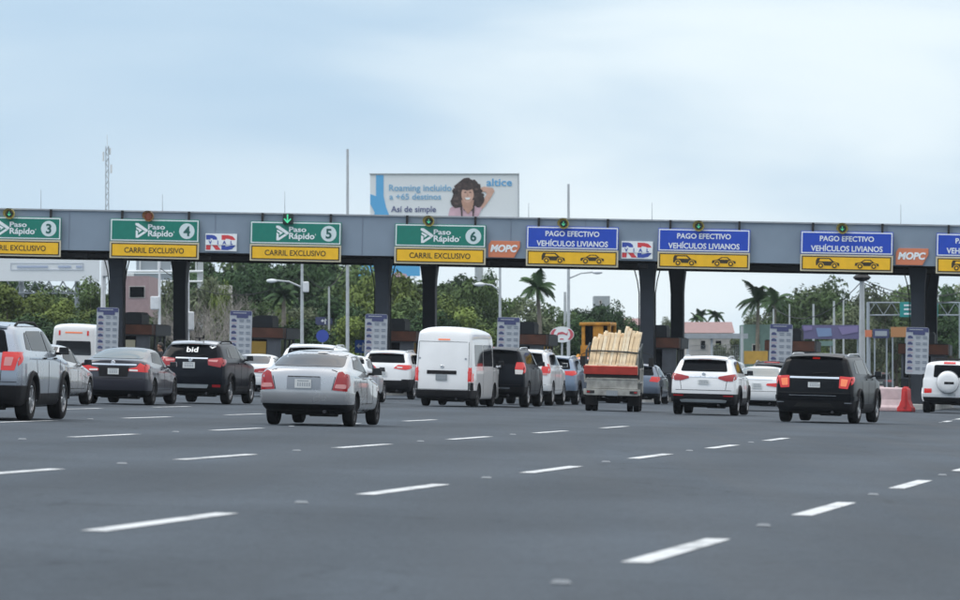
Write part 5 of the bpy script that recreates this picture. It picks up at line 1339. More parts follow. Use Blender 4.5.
# road sign gantry seen from behind, with a white walkway
k = 15
r = root_at('sign_gantry', 160, k, label='white tubular road sign gantry with grey sign backs behind lane 4', cat='sign gantry')
mb = MB(); y = F / k
for row, rr in ((271.5, .085), (281.5, .075)):
    p, q = at(121, row, k), at(203, row, k); mb.tube([(p.x, y, p.z), (q.x, y, q.z)], rr, 10)
for x in (140, 158, 178, 196): p, q = at(x, 271.5, k), at(x, 258, k); mb.tube([(p.x, y, p.z), (q.x, y, q.z)], .05, 6)
loc_part(mb, 'pipe', M['white_metal'], r, smooth=40)
mb = MB(); bx(mb, 136, 171, 259, 270, k, .06, 0, .1); bx(mb, 134, 172, 273.5, 280, k, .06, 0, .1); loc_part(mb, 'sign_back', M['bill_grey'], r)
mb = MB(); bx(mb, 122, 134, 273, 282.5, k, .6, 0, -.2); loc_part(mb, 'control_box', M['white_metal'], r, bevel=.02)
mb = MB(); bx(mb, 197, 203, 258, 392, k, .35); loc_part(mb, 'mast', M['galv'], r, bevel=.05)

def building(px0, px1, top, k, wall, label, roof=None, roof_top=None, wins=(), depth=8, name='building', cat='building'):
    base = EYE + k * CAMZ + FALL * ((px0 + px1) / 2 - 480) + 2
    r = root_at(name, (px0 + px1) / 2, k, label=label, cat=cat)
    mb = bx(MB(), px0, px1, top, base, k, depth); loc_part(mb, 'wall', wall, r)
    if roof:
        mb = MB(); a, b = at(px0 - 1.5, top, k), at(px1 + 1.5, roof_top, k); y = F / k
        mb.add([(a.x, y - .4, a.z), (b.x, y - .4, a.z), (b.x, y + depth / 2, b.z), (a.x, y + depth / 2, b.z), (a.x, y + depth + .4, a.z), (b.x, y + depth + .4, a.z)], [(0, 1, 2, 3), (3, 2, 5, 4), (0, 3, 4), (1, 5, 2), (0, 4, 5, 1)])
        loc_part(mb, 'roof', roof, r)
    for (a, b, c, d) in wins:
        mb = bx(MB(), a, b, c, d, k, .06, 0, -.03); w_ = loc_part(mb, 'window', M['pale_wall'], r)
        mb = bx(MB(), a + .8, b - .8, c + .8, d - .8, k, .04, 0, -.05); o = loc_part(mb, 'pane', M['glass'], r); o.parent = w_
    return r
building(120, 149, 276, 17.5, M['pink_wall'], 'pink house with a dark barred window behind the left toll booth', wins=[(129, 145, 286, 298)])
building(217, 230, 285, 15.5, M['pale_wall'], 'pale round topped water tower building among the trees left of lane 5', name='water_tank', cat='water tank', wins=[(224, 227, 289, 297)], depth=3)
building(594, 610, 296, 9.5, M['grey_metal'], 'small grey block on the horizon right of the tall lamp mast', depth=6, wins=[(599, 602, 300, 304)])
building(686, 733, 333, 13, M['pale_wall'], 'low pale building with a haze-dulled red roof behind the grey shelter', M['roof_red'], 321.5, wins=[(700, 706, 340, 350), (715, 722, 340, 350)])
building(624, 640, 325, 12, M['pale_wall'], 'small pale house with a red roof left of the front column in the middle', M['roof_red'], 318, depth=6)
building(744, 774, 324.5, 14, M['teal'], 'green walled building behind the palms', depth=6, wins=[(752, 760, 344, 352)])
# grey shelter with mesh sides
k = 17
r = root_at('shelter', 717, k, label='long grey roofed shelter with posts and mesh panels behind the middle booth', cat='shelter')
mb = bx(MB(), 682, 748, 333.5, 338.5, k, 2.5); loc_part(mb, 'roof_beam', M['grey_metal'], r)
for x in (688, 712, 742):
    mb = bx(MB(), x - 1.2, x + 1.2, 338.5, 396, k, .2, 0, .3); loc_part(mb, 'post', M['galv'], r)
for a, b in ((690, 710), (714, 741)):
    mb = MB(); 
    p, q = at(a, 345, k), at(b, 388, k); y = F / k + 2.4
    n = 16
    for i in range(n + 1): x = p.x + (q.x - p.x) * i / n; mb.box((x, y, (p.z + q.z) / 2), (.02, .02, p.z - q.z))
    for i in range(9): z = q.z + (p.z - q.z) * i / 8; mb.box(((p.x + q.x) / 2, y, z), (q.x - p.x, .02, .02))
    loc_part(mb, 'mesh_panel', M['galv'], r)
# hoardings on the right
def board(px0, px1, y0, y1, k, m, label, extra=None, name='hoarding', cat='hoarding'):
    r = root_at(name, (px0 + px1) / 2, k, label=label, cat=cat)
    mb = bx(MB(), px0, px1, y0, y1, k, .15); loc_part(mb, 'panel', m, r)
    for x in (px0 + 2, px1 - 2):
        p = at(x, y1, k); g = foot(x, k); mb = MB(); mb.tube([(p.x, F / k + .25, at(x, y0 + 1, k).z), (p.x, F / k + .25, g.z)], .045, 8); loc_part(mb, 'post', M['bill_grey'], r)
    if extra:
        mb = MB()
        for poly, mi in extra[0]: poly_px(mb, poly, k, -.03 - .004 * mi, mi, .03)
        loc_part(mb, 'faded_print', extra[1], r)
board(802, 860, 325, 339, 17.5, M['purple'], 'purple printed hoarding between the right poles', ([([(816, 328), (831, 328), (832, 336), (818, 337)], 0), ([(838, 327), (858, 326), (858, 332), (842, 335)], 1), ([(803, 326), (812, 326), (812, 330), (804, 331)], 1)], [mat('print_blue', (.17, .25, .42), .6), mat('print_lilac', (.20, .17, .33), .6)]))
board(814, 833, 341, 346, 17.6, M['teal'], 'low green board under the purple hoarding')
board(744, 768, 351, 364, 20, M['yellow_board'], 'ochre board in front of the green walled building')
board(873, 889, 329, 338, 17.5, M['price_blue'], 'dark blue board left of the orange one on the right', ([([(875, 331), (887, 331), (887, 336), (875, 336)], 0)], [M['bill_grey']]))
board(891, 908, 327, 337, 17.3, M['orange_board'], 'orange board left of the right price board')
board(862, 872, 330, 337, 17.4, M['logo_orange'], 'small orange board right of the thick pole')
k = 16.5
r = root_at('highway_sign', 905, k, label='green highway direction signs on a thin truss on the right', cat='road sign')
mb = MB(); y = F / k
for row in (302.5, 315): p, q = at(868, row, k), at(962, row, k); mb.tube([(p.x, y + .3, p.z), (q.x, y + .3, q.z)], .045, 6)
for i in range(12): p, q = at(868 + 8 * i, 302.5 if i % 2 else 315, k), at(876 + 8 * i, 315 if i % 2 else 302.5, k); mb.tube([(p.x, y + .3, p.z), (q.x, y + .3, q.z)], .02, 6)
loc_part(mb, 'truss', M['bill_grey'], r)
for x in (868.5, 961): p, g = at(x, 302, k), foot(x, k); mb = MB(); mb.tube([(p.x, y + .3, p.z), (p.x, y + .3, g.z)], .10, 8); loc_part(mb, 'leg', M['bill_grey'], r)
for a, b in ((900, 914.5), (924, 938)):
    mb = bx(MB(), a, b, 302, 317, k, .1); o = loc_part(mb, 'sign_panel', M['hwy_green'], r)
    mb = MB()
    for row in (304.5, 308.5, 313): bx(mb, a + 4, b - 2.5, row, row + 1.6, k, .02, 0, -.03)
    w_ = loc_part(mb, 'worn_print', M['bill_white'], r); w_.parent = o

# poles and lamps
def lamp_post(px, top, k, m, label, arm=None, r0=.09, head=None, name='lamp_post', cat='lamp post', box=None):
    g = foot(px, k); zt = at(px, top, k).z - g.z; r = empty(name, g, label=label, cat=cat)
    mb = MB(); mb.tube([(0, 0, 0), (0, 0, zt)], [r0, r0 * .65], 12); mb.lathe([(r0 * 1.6, 0), (r0 * 1.6, .25), (r0, .3)], 12); mb.build('pole', m, r, smooth=40)
    if arm:
        for (hx, hy) in arm:
            a = at(hx, hy, k) - g; s = 1 if a.x > 0 else -1
            mb = MB(); mb.tube([(0, 0, a.z - .35 if a.z - .35 < zt else zt - .05), (a.x * .5, 0, a.z - .06), (a.x, 0, a.z)], .045, 8); o = mb.build('arm', m, r, smooth=50)
            mb = MB(); mb.lathe([(.0005, -.30), (.07, -.25), (.11, -.06), (.09, .14), (.04, .25), (.0005, .26)], 12, 0, 'X', (a.x + s * .2, 0, a.z - .02)); h_ = mb.build('lamp_head', M['white_metal'], o, smooth=50)
    if head:
        mb = MB(); mb.lathe([(.0005, zt + .12), (.28, zt + .1), (.42, zt - .02), (.30, zt - .14), (.1, zt - .2)], 16); mb.build('lamp_head', M['dark'], r, smooth=40)
    if box:
        mb = MB(); bx_, by_, bw, bh = box; p = at(bx_, by_, k) - g; mb.box((p.x, -.1, p.z), (bw, .3, bh)); mb.build('control_box', M['white_metal'], r, bevel=.05)
    return r
lamp_post(302, 255, 19.5, M['galv'], 'pale lamp post with a long curved arm left of lane sign 5', [(276, 280.5)], .10, box=(306, 287, .3, .55))
lamp_post(347.5, 149, 19, M['galv'], 'tall thin mast rising above the canopy left of the billboard', None, .10, name='mast', cat='mast')
lamp_post(568.5, 184, 18.5, M['galv'], 'tall thin mast rising above the canopy at the first blue sign', [(594, 272)], .10, name='mast', cat='mast')
lamp_post(500, 262, 19.5, M['galv'], 'grey lamp post behind the fourth island with an arm to the left', [(484, 284)], .09)
lamp_post(565, 292, 16, M['galv'], 'short pole with a cross arm beside the tall mast at the first blue sign', None, .12, name='utility_pole', cat='pole')
mb = MB()
lamp_post(103, 261, 22, M['white_metal'], 'thick white pole behind the left price board', None, .14, name='utility_pole', cat='pole', box=(106, 268, .3, .8))
lamp_post(159.5, 258, 19, M['white_metal'], 'white pole with a small box right of the left booth', None, .085, name='utility_pole', cat='pole', box=(155, 303, .45, .7))
lamp_post(188.5, 262, 22, M['white_metal'], 'slim white pole with a white cabinet beside the second dark column', None, .06, name='utility_pole', cat='pole', box=(191, 321, .28, .85))
lamp_post(329, 286, 17, M['galv'], 'slim grey pole among the trees behind lane 5', None, .08, name='utility_pole', cat='pole')
lamp_post(862, 277, 22, M['galv'], 'thick pale lamp column with a black lamp on top, on the right', None, .165, head=True)
lamp_post(773.5, 309, 16, M['galv'], 'grey pole just left of the price board on the right', None, .08, name='utility_pole', cat='pole')
lamp_post(789.5, 304, 16, M['galv'], 'grey pole directly above the price board on the right', None, .07, name='utility_pole', cat='pole')
lamp_post(813.5, 304, 17, M['galv'], 'grey pole right of the brown booth fascia on the right', None, .09, name='utility_pole', cat='pole')
lamp_post(834, 301, 17, M['galv'], 'grey pole between the purple hoarding and the thick lamp column', None, .09, name='utility_pole', cat='pole')
lamp_post(843.5, 295, 16, M['galv'], 'grey pole close to the left of the thick lamp column', None, .07, name='utility_pole', cat='pole')
lamp_post(742, 326, 20, M['galv'], 'short pale pole at the right end of the grey shelter', None, .09, name='utility_pole', cat='pole')
# overhead cables
def cable(p0, k0, p1, k1, label):
    a, b = at(*p0, k0), at(*p1, k1); mb = MB(); mb.tube([a.lerp(b, t / 16) + Vector((0, 0, -1.2 * (1 - (2 * t / 16 - 1) ** 2))) for t in range(17)], .022, 5); tag(mb.build('overhead_cable', M['dark']), label, 'cable')
cable((862, 279), 22, (1010, 266), 18, 'thin dark cable running right from the thick lamp column')
cable((862, 282), 22, (1010, 277), 17, 'lower thin cable running right from the thick lamp column')
cable((862, 281), 22, (772, 306), 16, 'thin dark cable running left from the thick lamp column over the trees')
cable((302, 268), 19.5, (347.5, 262), 19, 'thin cable between the curved arm lamp post and the tall mast left of the billboard')
cable((302, 276), 19.5, (159.5, 268), 19, 'thin cable between the curved arm lamp post and the white pole by the left booth')
# lattice radio tower
k = 9.5; g = foot(107, k); zt = at(0, 146, k).z - g.z
r = empty('radio_tower', g, label='slim lattice radio tower far behind the left lanes', cat='tower')
mb = MB(); w = .17
for sx, sy in ((-1, -1), (1, -1), (1, 1), (-1, 1)): mb.tube([(sx * w, sy * w, 0), (sx * w * .8, sy * w * .8, zt)], .035, 5)
n = 40
for i in range(n):
    z0, z1 = zt * i / n, zt * (i + 1) / n; s = 1 if i % 2 else -1
    for y in (-w, w): mb.tube([(-s * w * .95, y, z0), (s * w * .95, y, z1)], .022, 4)
    mb.tube([(-w, -s * w, z0), (-w, s * w, z1)], .022, 4); mb.tube([(w, s * w, z0), (w, -s * w, z1)], .022, 4)
mb.build('lattice', M['grey_metal'], r)
mb = MB(); mb.tube([(0, 0, zt), (0, 0, zt + 1.2)], .03, 6); mb.lathe([(.09, zt - .9), (.09, zt - .2)], 10, 0, 'Z', (.3, 0, 0)); mb.lathe([(.09, zt - 1.6), (.09, zt - .6)], 10, 0, 'Z', (-.4, 0, 0)); mb.box((.42, 0, zt - 2.4), (.2, .3, .9)); mb.build('antenna', M['white_metal'], r)

# small blue road signs
def small_sign(px, y0, y1, w, k, m, label, rnd=False, arrows=True):
    g = foot(px, k); r = empty('road_sign', g, label=label, cat='road sign')
    p0, p1 = at(px, y0, k), at(px, y1, k); zc = (p0.z + p1.z) / 2 - g.z; h = p0.z - p1.z; ww = w / k
    mb = MB()
    if rnd: mb.lathe([(.0005, -.02), (ww / 2, -.02), (ww / 2, .02), (.0005, .02)], 28, 0, 'Y')
    else: mb.prism(round_poly([(-ww / 2, -h / 2), (ww / 2, -h / 2), (ww / 2, h / 2), (-ww / 2, h / 2)], .06), -.02, .02)
    o = mb.build('panel', m, r); o.location = (0, -.06, zc)
    if arrows:
        mb = MB(); s = min(ww, h) * .38
        mb.prism([(-s, s * .1), (-s * .4, s * .7), (-s * .4, s * .3), (s * .1, s * .3), (s * .1, -s * .1), (-s * .4, -s * .1), (-s * .4, -s * .5)], -.03, -.022); mb.prism([(s * .2, -s), (s * .6, -s), (s * .6, s * .2), (s, s * .2), (s * .4, s * .9), (-.0 * s + .05, s * .2), (s * .2, s * .2)], -.031, -.0225)
        a = mb.build('white_arrow', M['sign_white'], o)
    mb = MB(); mb.tube([(0, 0, 0), (0, 0, zc + h * .3)], .035, 8); mb.build('post', M['galv'], r)
small_sign(361, 340, 353, 12, 24, M['hwy_blue'], 'blue square sign with white arrows left of the white SUV')
small_sign(322.5, 331, 341, 12.5, 19, M['logo_blue'], 'round blue sign among the trees behind lane 5', True, False)
small_sign(324, 317, 325, 17, 16.5, M['price_blue'], 'wide blue sign half hidden by the slim grey pole')
# oval sign
k = 20; g = foot(562, k); r = empty('oval_sign', g, label='white oval sign with red crescents behind the lumber truck', cat='sign'); z = at(0, 334.5, k).z - g.z
mb = MB(); n = 32; mb.prism([(.60 * math.cos(2 * math.pi * i / n), z + .40 * math.sin(2 * math.pi * i / n)) for i in range(n)], -.05, .05); mb.build('panel', M['sign_white'], r)
mb = MB()
for s in (1, -1):
    a = [(-.85 + 1.7 * i / 10) for i in range(11)]
    mb.prism([(s * .57 * math.cos(t), z + .37 * math.sin(t)) for t in a] + [(s * (.40 * math.cos(t) + .01), z + .33 * math.sin(t)) for t in a[::-1]], -.06, -.052)
mb.prism([(-.28, z - .06), (-.20, z + .10), (.02, z + .14), (.22, z + .04), (.30, z + .16), (.26, z - .05), (.05, z + .02), (-.14, z + .0)], -.06, -.052); mb.prism([(-.12, z - .26), (.1, z - .26), (.06, z - .20), (-.1, z - .20)], -.06, -.052)
mb.build('red_marks', mat('oval_red', (.55, .10, .13), .5), r)
mb = MB(); mb.tube([(0, .08, 0), (0, .08, z)], .05, 8); mb.build('post', M['galv'], r)
# yellow loader
k = 21; g = foot(599, k); r = empty('loader', g, (0, 0, rad(-12)), label='yellow construction machine showing above the lumber load', cat='construction machine')
T = at(0, 322.5, k).z - g.z
mb = MB(); mb.box((-.05, 0, T - .08), (1.5, 1.7, .16)); mb.build('cab_roof', M['machine'], r, bevel=.04)
mb = MB()
for sx in (-1, 1):
    for sy in (-1, 1): mb.box((sx * .62, sy * .7, T - .65), (.16, .14, 1.0))
mb.box((-.05, 0, T - 1.35), (1.4, 1.55, .5)); mb.box((.1, -.74, T - .5), (.5, .06, .9)); cb = mb.build('cab', M['machine'], r, bevel=.02)
mb = MB(); mb.box((0, 0, T - .62), (1.16, 1.3, .92)); mb.build('cab_window', M['glass'], cb)
mb = MB(); mb.box((0, 1.9, T - 1.9), (1.5, 2.4, 1.1)); mb.box((0, -.2, T - 2.2), (1.3, 3.2, .8)); mb.build('engine_hood', M['machine'], r, bevel=.08)
for sx in (-1, 1):
    for y in (-1.3, 2.1): wheel(r, sx * .95, y, .75, .5, 'alloy_dark', 5, sx)
mb = MB(); mb.tube([(.8, -1.0, T - 1.6), (.85, -2.3, 1.3), (.85, -3.0, .5)], .12, 6); mb.tube([(-.8, -1.0, T - 1.6), (-.85, -2.3, 1.3), (-.85, -3.0, .5)], .12, 6); mb.build('lift_arm', M['machine'], r)
mb = MB(); mb.prism([(-3.0, .9), (-3.3, .2), (-3.0, .1), (-4.0, .12), (-4.05, .18), (-3.35, .3), (-3.1, .95)], -1.2, 1.2, 0, 'X'); mb.build('bucket', M['dark'], r)

# far grey truck on the other carriageway
k = 11; g = foot(893, k); r = empty('box_truck', g, (0, FALL, -rad(8)), label='grey box truck in the distance beyond the barriers', cat='truck', group='distant traffic beyond the toll plaza')
mb = MB(); mb.box((0, 3, 1.95), (2.3, 5.6, 2.3)); mb.build('cargo_box', M['pale_wall'], r, bevel=.05)
mb = MB(); mb.box((0, 3.3, .65), (1.0, 6.6, .25)); mb.build('chassis', M['under'], r)
mb = MB(); mb.prism([(6.0, .6), (7.5, .6), (7.6, 1.3), (7.3, 2.2), (6.1, 2.3)], -1.05, 1.05, 0, 'X'); mb.build('cab', M['paint_bluegrey'], r, bevel=.05)
mb = MB(); mb.box((0, .16, .62), (2.1, .1, .2)); mb.build('bumper', M['red_paint'], r)
for sx in (-1, 1):
    for y in (1.2, 6.7): wheel(r, sx * .95, y, .45, .3, 'alloy_dark', 5, sx)
# ------------------------------------------------------------ trees and plants
def crown_mesh(seed, rx, rz, n_lobes, leaves, size, name, hollow=.35, squash=1):
    rn = random.Random(seed); v = []; f = []
    lobes = []
    for i in range(n_lobes):
        while True:
            p = Vector((rn.uniform(-1, 1), rn.uniform(-1, 1), rn.uniform(-1, 1)))
            if .25 < p.length < 1: break
        p = p.normalized() * (.45 + .42 * rn.random())
        lobes.append((Vector((p.x * rx, p.y * rx, p.z * rz)), rn.uniform(.22, .46)))
    for c, s in lobes:
        cnt = int(leaves / n_lobes * (.6 + s * 1.3))
        for j in range(cnt):
            d = Vector((rn.gauss(0, 1), rn.gauss(0, 1), rn.gauss(0, 1))).normalized()
            rr = (hollow + (1 - hollow) * rn.random() ** .6)
            if rn.random() < .06: rr *= 1.25
            p = c + Vector((d.x * s * rx, d.y * s * rx, d.z * s * rz * .85)) * rr
            q = size * rn.uniform(.55, 1.3)
            nrm = (d + Vector((rn.uniform(-.9, .9), rn.uniform(-.9, .9), rn.uniform(-.5, 1.1)))).normalized()
            a = nrm.orthogonal().normalized(); b = nrm.cross(a); w = rn.uniform(0, 6.28)
            a, b = a * math.cos(w) + b * math.sin(w), b * math.cos(w) - a * math.sin(w)
            i0 = len(v)
            v += [p + a * q, p + b * q * .42 + a * .1 * q, p - a * q * .9 + nrm * q * .18, p - b * q * .42]
            f.append((i0, i0 + 1, i0 + 2, i0 + 3))
    me = bpy.data.meshes.new(name); me.from_pydata(v, [], f); return me, lobes
def limb_mesh(mb, base, h, rx, rz, lobes, seed, r0):
    rn = random.Random(seed)
    top = Vector((rn.uniform(-.2, .2), rn.uniform(-.2, .2), h))
    mb.tube([base, base.lerp(top, .4) + Vector((rn.uniform(-.15, .15), rn.uniform(-.15, .15), 0)), top, top + Vector((0, 0, rz * .5))], [r0, r0 * .8, r0 * .6, r0 * .25], 8)
    for c, s in lobes[::2]:
        e = Vector((0, 0, h + rz)) + c
        m = top.lerp(e, .5) + Vector((0, 0, -.2 * rz * rn.random()))
        mb.tube([top, m, e], [r0 * .4, r0 * .25, r0 * .08], 5)
PROTO = {}
def tree(px, k, top, width, leaf, label, group, trunk_frac=.28, seed=0, name='leafy_tree', size=.30, leaves=3200, lobes=16):
    """top = photo row of the crown's top, width in photo pixels"""
    g = foot(px, k); H = at(px, top, k).z - g.z; rx = width / k / 2; rz = H * (1 - trunk_frac) / 2
    key = seed % 6
    if key not in PROTO:
        PROTO[key] = crown_mesh(100 + key, 1, 1, 20, 4600, .070, 'crown')
    me, lb = PROTO[key]
    r = empty(name, g, (0, 0, seed * 1.7), label=label, cat='tree', group=group)
    mk = (key, leaf)
    if mk not in PROTO:
        m2 = me.copy(); m2.materials.clear(); m2.materials.append(M[leaf]); PROTO[mk] = m2
    c = bpy.data.objects.new('crown', PROTO[mk]); COL.objects.link(c); c.parent = r
    c.location = (0, 0, H - rz); c.scale = (rx, rx, rz)
    mb = MB(); limb_mesh(mb, Vector((0, 0, 0)), H * trunk_frac, rx, rz, [(Vector((l.x * rx, l.y * rx, l.z * rz)), s) for l, s in lb], seed, max(.12, rx * .07)); mb.build('trunk', M['trunk'], r, smooth=50)
    return r
def palm(px, k, top, span, label, seed=0, nf=18):
    g = foot(px, k); H = at(px, top, k).z - g.z; rn = random.Random(seed); R_ = span / k / 2
    r = empty('palm_tree', g, label=label, cat='palm tree')
    ht = H - R_ * .55; bend = rn.uniform(-.4, .4)
    mb = MB(); pts = [(bend * (t / 8) ** 2, 0, ht * t / 8) for t in range(9)]; mb.tube(pts, [.2 - .012 * t for t in range(9)], 10)
    for t in range(1, 24):
        u = t / 24; mb.lathe([(.205 - .1 * u, ht * u), (.215 - .1 * u, ht * u + .05), (.195 - .1 * u, ht * u + .06)], 10, 0, 'Z', (bend * u * u, 0, 0))
    mb.build('trunk', M['palm_bark'], r, smooth=50)
    for i in range(nf):
        a = 2 * math.pi * i / nf + rn.uniform(-.2, .2); el = rn.uniform(.25, 1.35) if i % 3 else rn.uniform(-.2, .4); L_ = R_ * rn.uniform(.9, 1.15)
        mb = MB(); pts = []; n = 12
        p = Vector((bend, 0, ht)); d = Vector((math.cos(a) * math.cos(el), math.sin(a) * math.cos(el), math.sin(el)))
        for t in range(n + 1):
            pts.append(p.copy()); p = p + d * L_ / n; d = (d + Vector((0, 0, -.13 - .05 * t / n))).normalized()
        mb.tube(pts, [.03 - .002 * t for t in range(n + 1)], 4)
        for t in range(1, n * 3):
            u = t / 3; j = min(int(u), n - 1); q = pts[j].lerp(pts[j + 1], u - j); dd = (pts[j + 1] - pts[j]).normalized(); side = dd.cross(Vector((0, 0, 1))).normalized()
            ll = L_ * .30 * math.sin(math.pi * min(.97, .12 + .86 * u / n)) + .05
            for s in (-1, 1):
                e = q + (side * s * .8 + dd * .55 + Vector((0, 0, -.45 - .2 * rn.random()))).normalized() * ll; w = dd * .045 + Vector((0, 0, .012))
                mb.add([q - w, q + w, e + w * .15], [(0, 1, 2)])
        mb.build('frond', M['frond'], r)
    return r
# dense trees, left to right
WL = 'woods behind the left toll lanes'
rn = random.Random(21)
n = 0
LAB = {'leaf_a': 'dark green leafy tree in the thick woods behind the left lanes', 'leaf_b': 'mid green leafy tree in the thick woods behind the left lanes', 'leaf_c': 'yellow green leafy tree in the thick woods behind the left lanes', 'leaf_d': 'grey green leafy tree in the thick woods behind the left lanes'}
T1 = [(-14, 16.8, 268, 64, 'leaf_b'), (14, 17.5, 284, 60, 'leaf_c'), (40, 17.2, 292, 58, 'leaf_b'), (66, 17.8, 300, 60, 'leaf_c'), (92, 17, 282, 46, 'leaf_b'), (20, 18.5, 312, 62, 'leaf_a'), (58, 18.6, 318, 60, 'leaf_a'), (96, 18.4, 312, 52, 'leaf_a'), (4, 14, 258, 40, 'leaf_a'), (140, 15.5, 290, 44, 'leaf_d'), (168, 16, 284, 44, 'leaf_d'),
      (196, 13.5, 263, 50, 'leaf_a'), (226, 14, 262, 60, 'leaf_a'), (258, 13, 258, 66, 'leaf_a'), (292, 13.6, 256, 66, 'leaf_a'), (328, 13.2, 258, 68, 'leaf_a'), (360, 13.8, 266, 60, 'leaf_b'), (268, 16, 292, 52, 'leaf_b'), (312, 16.2, 300, 56, 'leaf_d'), (340, 16.5, 296, 54, 'leaf_a'), (284, 17, 312, 30, 'leaf_c'),
      (372, 16, 272, 52, 'leaf_c'), (398, 15.6, 276, 56, 'leaf_c'), (408, 17, 296, 54, 'leaf_b'), (436, 15.2, 274, 60, 'leaf_b'), (462, 15.4, 278, 58, 'leaf_b'), (452, 17.5, 298, 60, 'leaf_c'), (486, 15, 282, 50, 'leaf_b'), (488, 12.5, 274, 26, 'leaf_a'), (480, 17, 310, 56, 'leaf_b'), (355, 17.5, 310, 44, 'leaf_c'), (235, 17, 318, 50, 'leaf_d'), (152, 17.5, 310, 48, 'leaf_b'), (205, 12, 254, 80, 'leaf_a'), (245, 11.6, 250, 84, 'leaf_b'), (290, 11.8, 248, 90, 'leaf_a'), (335, 11.5, 250, 90, 'leaf_b'), (372, 12, 258, 70, 'leaf_d'), (418, 12, 272, 80, 'leaf_b'), (452, 12.2, 276, 60, 'leaf_a'), (30, 12.5, 284, 90, 'leaf_a'), (80, 12.5, 284, 80, 'leaf_b'), (125, 12.5, 290, 70, 'leaf_a'), (205, 16, 276, 40, 'leaf_d'), (222, 17, 284, 24, 'leaf_c'), (395, 17.8, 308, 60, 'leaf_b'), (430, 18, 312, 60, 'leaf_a'), (300, 17.8, 318, 60, 'leaf_a'), (258, 18, 316, 40, 'leaf_b')]
for i, (px, k, top, w, lf) in enumerate(T1): tree(px, k, top - 1, w * 1.3, lf, LAB[lf], WL + ', ' + lf[-1].replace('a', 'dark').replace('b', 'mid green').replace('c', 'yellow green').replace('d', 'grey green'), .16, i + 1)
LM = {'leaf_a': 'dark green tree in the row below the open sky right of lane 6', 'leaf_b': 'mid green tree in the row below the open sky right of lane 6', 'leaf_d': 'grey green tree in the row below the open sky right of lane 6'}
T2 = [(512, 14, 297, 44, 'leaf_b'), (528, 15, 300, 44, 'leaf_d'), (556, 14.2, 300, 44, 'leaf_b'), (575, 13.6, 300, 38, 'leaf_a'), (594, 13, 304, 46, 'leaf_a'), (612, 13.4, 302, 34, 'leaf_a'), (540, 16, 314, 60, 'leaf_d'), (580, 16, 318, 60, 'leaf_a'), (628, 13, 314, 36, 'leaf_a'), (612, 15, 322, 44, 'leaf_d')]
for i, (px, k, top, w, lf) in enumerate(T2): tree(px, k, top, w * 1.25, lf, LM[lf], 'trees right of lane 6, ' + lf[-1].replace('a', 'dark').replace('b', 'mid green').replace('d', 'grey green'), .16, i + 40)
T3 = [(672, 11, 314, 22, 'leaf_d', 'small pale tree between the two middle columns'), (640, 10.6, 311, 24, 'leaf_d', 'small rounded tree just left of the front middle column'),
      (790, 13, 297, 46, 'leaf_b', 'round green tree directly right of the palms'), (816, 12.2, 279, 66, 'leaf_b', 'large rounded green tree above the purple hoarding'), (838, 12.6, 292, 54, 'leaf_b', 'broad green tree behind the poles left of the thick lamp column'), (870, 12.5, 288, 52, 'leaf_d', 'grey green tree right of the thick lamp column'), (898, 12.2, 281, 50, 'leaf_b', 'green tree above the highway sign'), (926, 12.4, 279, 46, 'leaf_b', 'green tree between the two right columns'), (954, 13, 284, 48, 'leaf_a', 'dark green tree at the right edge'), (985, 13, 280, 54, 'leaf_b', 'green tree just outside the right edge'),
      (852, 14.3, 306, 60, 'leaf_d', 'lower grey green tree behind the thick lamp column'), (892, 10.4, 310, 60, 'leaf_a', 'lower dark tree under the highway sign'), (944, 14.3, 312, 56, 'leaf_a', 'lower dark tree behind the right booth'), (802, 14, 312, 50, 'leaf_a', 'lower dark tree behind the purple hoarding'), (878, 9.6, 344, 40, 'leaf_c', 'low bright bush right of the thick lamp column'), (822, 17.5, 347, 34, 'leaf_c', 'low bright bush under the green board'), (735, 13.5, 337, 40, 'leaf_d', 'low grey green bush beside the green walled building'), (700, 12, 345, 40, 'leaf_d', 'low bush behind the grey shelter')]
T3 += [(px, k, top, w, lf, 'pale tree in the back row behind the right toll lanes') for px, k, top, w, lf in ((762, 11.2, 308, 44, 'leaf_d'), (786, 11, 297, 60, 'leaf_d'), (830, 10.8, 285, 80, 'leaf_d'), (884, 11, 289, 70, 'leaf_d'), (926, 11, 286, 70, 'leaf_d'), (972, 11, 285, 70, 'leaf_d'))]
for i, (px, k, top, w, lf, lab) in enumerate(T3): tree(px, k, top, w * 1.2, lf, lab, 'trees behind the right toll lanes', .16, i + 60)
palm(541, 16.5, 276, 46, 'palm with spread fronds in front of the sky right of lane 6', 3)
palm(757, 14, 287, 50, 'tall palm with drooping fronds left of the large rounded tree', 5, 22)
palm(772, 14.5, 291, 40, 'palm partly merging with the large rounded tree', 6, 20)
palm(703, 10.5, 311, 22, 'small distant palm above the red roof, left one', 8, 16)
palm(716, 10.5, 309, 24, 'small distant palm above the red roof, right one', 9, 16)
palm(284, 17.2, 286, 38, 'young palm among the woods under the curved lamp arm', 12, 16)
palm(700, 11.5, 314, 18, 'low distant palm beside the rear middle column', 14, 14)
